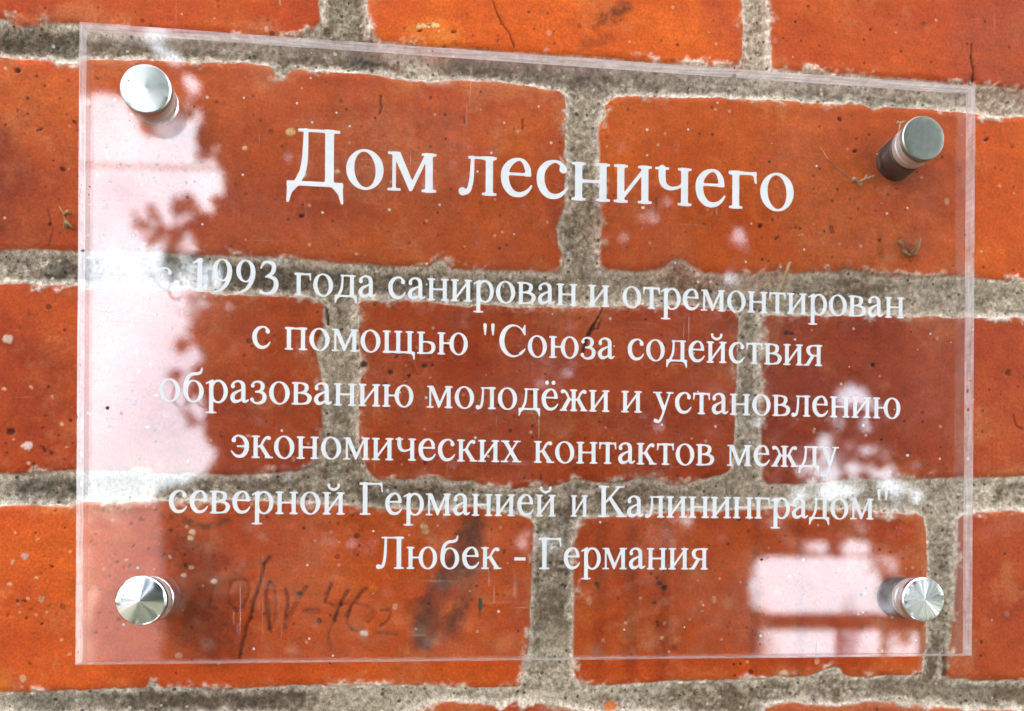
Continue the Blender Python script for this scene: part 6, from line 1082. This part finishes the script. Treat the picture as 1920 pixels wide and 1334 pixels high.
m_dark = metal('dirty_barrel', (.15, .11, .085), .5, .2, .8, (.07, .05, .04)); m_pale = metal('satin_barrel', (.86, .84, .82), .2, .2, .3, (.6, .56, .52), .95)
caps = {'tl': (metal('pale_turned_cap', (.46, .47, .44), .42, .5, .35, (.42, .43, .38)), .0007, ((.012, 1, .6), (.010, 2, 2.), (.004, 5, 1.)), m_pale),
        'tr': (metal('dull_greenish_cap', (.36, .38, .33), .45, .1, .8, (.20, .22, .17)), .0001, (), m_dark),
        'bl': (metal('polished_cap', (.62, .63, .64), .18, .2, .25, (.4, .4, .4)), .0012, ((.022, 2, .5), (.016, 3, 2.2), (.004, 9, 1.)), m_pale),
        'br': (metal('radially_brushed_cap', (.66, .67, .66), .30, .6, .15, (.5, .5, .48)), .0006, ((.013, 4, .4), (.008, 7, 1.7), (.0045, 13, .3), (.003, 23, 2.), (.0018, 41, 1.)), m_dark)}
STAND = {'tl': [-0.12912, 0.07943], 'tr': [0.12884, 0.07948], 'bl': [-0.12958, -0.08021], 'br': [0.12992, -0.08038]}
stand_label = {'tl': 'pale matt standoff with a spun cap inside the white glare', 'tr': 'dull greenish grey standoff with a dirty barrel',
               'bl': 'polished standoff with a bright conical cap', 'br': 'standoff with a radially brushed cap beside the mirrored fence'}
for key, (sx, sz) in STAND.items():
    mc_, cone, spokes, mb = caps[key]; RB = .0072; RC = .0077; yf = -YF
    brl = loc(link('standoff', bm_mesh('standoff', lathe([(0, -.002), (RB, -.002), (RB, .0080), (RB - .0004, .0084), (RB - .0004, .0088), (0, .0088)]), True), [mb], sign), sx, 0, sz)
    brl['label'] = stand_label[key]
    cl = link('collar', bm_mesh('collar', lathe([(.0030, .0090), (RB - .0001, .0090), (RB, .0092), (RB, .0112), (RB - .0003, .0114), (RB, .0116), (RB, yf + .0004), (.0030, yf + .0004)]), True), [m_side], brl)
    prof = [(0, yf + .0006), (RC - .0003, yf + .0006), (RC, yf + .0009), (RC, yf + .0024), (RC - .0003, yf + .0028), (RC - .0005, yf + .00285)]
    prof += [((RC - .0005) * q, yf + .00285 + cone * (1 - q)) for q in (.8, .6, .4, .2, .05)] + [(0, yf + .00285 + cone)]
    cp = link('cap', bm_mesh('cap', lathe(prof, 288, spokes), False), [mc_], brl)
    for p in cp.data.polygons: p.use_smooth = True
    cp.data.set_sharp_from_angle(angle=R(25)); cl.data.set_sharp_from_angle(angle=R(35)); brl.data.set_sharp_from_angle(angle=R(35))

# ---------------------------------------------------------------- small things caught behind the sign
def tube_mesh(name, paths, seg=7):
    bm = bmesh.new()
    for pts in paths:
        prev = None
        for i, (x, y, z, r) in enumerate(pts):
            a_ = Vector(pts[max(i - 1, 0)][:3]); b_ = Vector(pts[min(i + 1, len(pts) - 1)][:3]); d = (b_ - a_).normalized()
            u = d.orthogonal().normalized(); w = d.cross(u)
            ring = [bm.verts.new(Vector((x, y, z)) + (u * math.cos(t) + w * math.sin(t)) * r) for t in np.linspace(0, 2 * math.pi, seg + 1)[:-1]]
            if prev:
                for k in range(seg): bm.faces.new((prev[k], prev[(k + 1) % seg], ring[(k + 1) % seg], ring[k]))
            else: bm.faces.new(ring[::-1])
            prev = ring
        bm.faces.new(prev)
    return bm_mesh(name, bm, True)
mat_straw = simple('dry_straw', (.40, .27, .14), .7, scale=400); mat_husk = simple('brown_husk', (.30, .16, .06), .8, scale=700, var=.5); mat_web = simple('grey_web', (.42, .27, .17), .9, scale=800)
def strand(pts, y0, y1, r0, r1):
    n = len(pts); return [(x / 1000, -(y0 + (y1 - y0) * i / (n - 1)) / 1000, z / 1000, (r0 + (r1 - r0) * i / (n - 1)) / 1000) for i, (x, z) in enumerate(pts)]
tag(link('straw', tube_mesh('straw', [strand([(88.1, 40.1), (85.2, 31.3), (82.0, 23.8)], 1.5, .8, .5, .3), strand([(87.5, 39.5), (84.8, 31.3), (81.4, 23.0)], 1.7, .6, .3, .25)]), [mat_straw]),
    'dry straw stalk stuck across the mortar joint behind the second line of text', 'straw')
tag(link('husk', tube_mesh('husk', [strand([(130.7, 50.4), (131.6, 47.3), (134.3, 45.4), (136.6, 47.1), (136.9, 50.7)], 1.2, 2.2, .4, .9), strand([(131.6, 46.9), (134.1, 45.0), (136.8, 46.3)], .6, .8, .9, .8), strand([(129.4, 49.7), (130.7, 48.6)], 1.2, 1.5, .5, .7)]), [mat_husk]),
    'curled brown insect husk on the orange brick below the greenish standoff', 'insect husk')
web = [strand([(112.2, 71.8), (114.0, 70.3), (116.1, 71.4), (119.3, 72.5)], .8, 2.5, .5, .35), strand([(114.0, 70.3), (115.2, 69.2)], 1., 1.2, .5, .3), strand([(111.9, 71.9), (112.8, 70.8)], 1., 1.4, .8, .9), strand([(116.1, 71.4), (117.1, 73.2)], 1., 1.4, .35, .3),
       strand([(99.4, 82.7), (102.5, 78.6), (106.2, 75.3), (110.7, 72.3)], .9, .9, .12, .16), strand([(127.5, 92.2), (128.3, 91.5), (130.0, 92.0)], 3, 4, .5, .4), strand([(128.3, 91.5), (127.5, 87.5), (124.0, 82.8)], 4, 4, .2, .12)]
tag(link('cobweb_debris', tube_mesh('cobweb_debris', web, 5), [mat_web]), 'clot of cobweb and dirt beside the barrel of the greenish standoff', 'debris', 'thing')
tag(link('seed_stalk', tube_mesh('seed_stalk', [strand([(-161.7, 47.8), (-160.4, 45.7), (-159.5, 43.0), (-159.7, 41.2)], 1., 2., .15, .25), strand([(-159.9, 44.7), (-158.7, 45.8), (-157.7, 45.1)], 1.5, 2.5, .5, .8), strand([(-159.5, 42.6), (-158.3, 41.6), (-157.0, 40.6)], 1.5, 1.5, .8, .4), strand([(-159.7, 41.5), (-159.0, 40.9)], 1.2, 1.2, .9, .5)]), [mat_husk]),
    'small dried seed stalk on the dark brick at the left edge of the plaque', 'dried stalk')
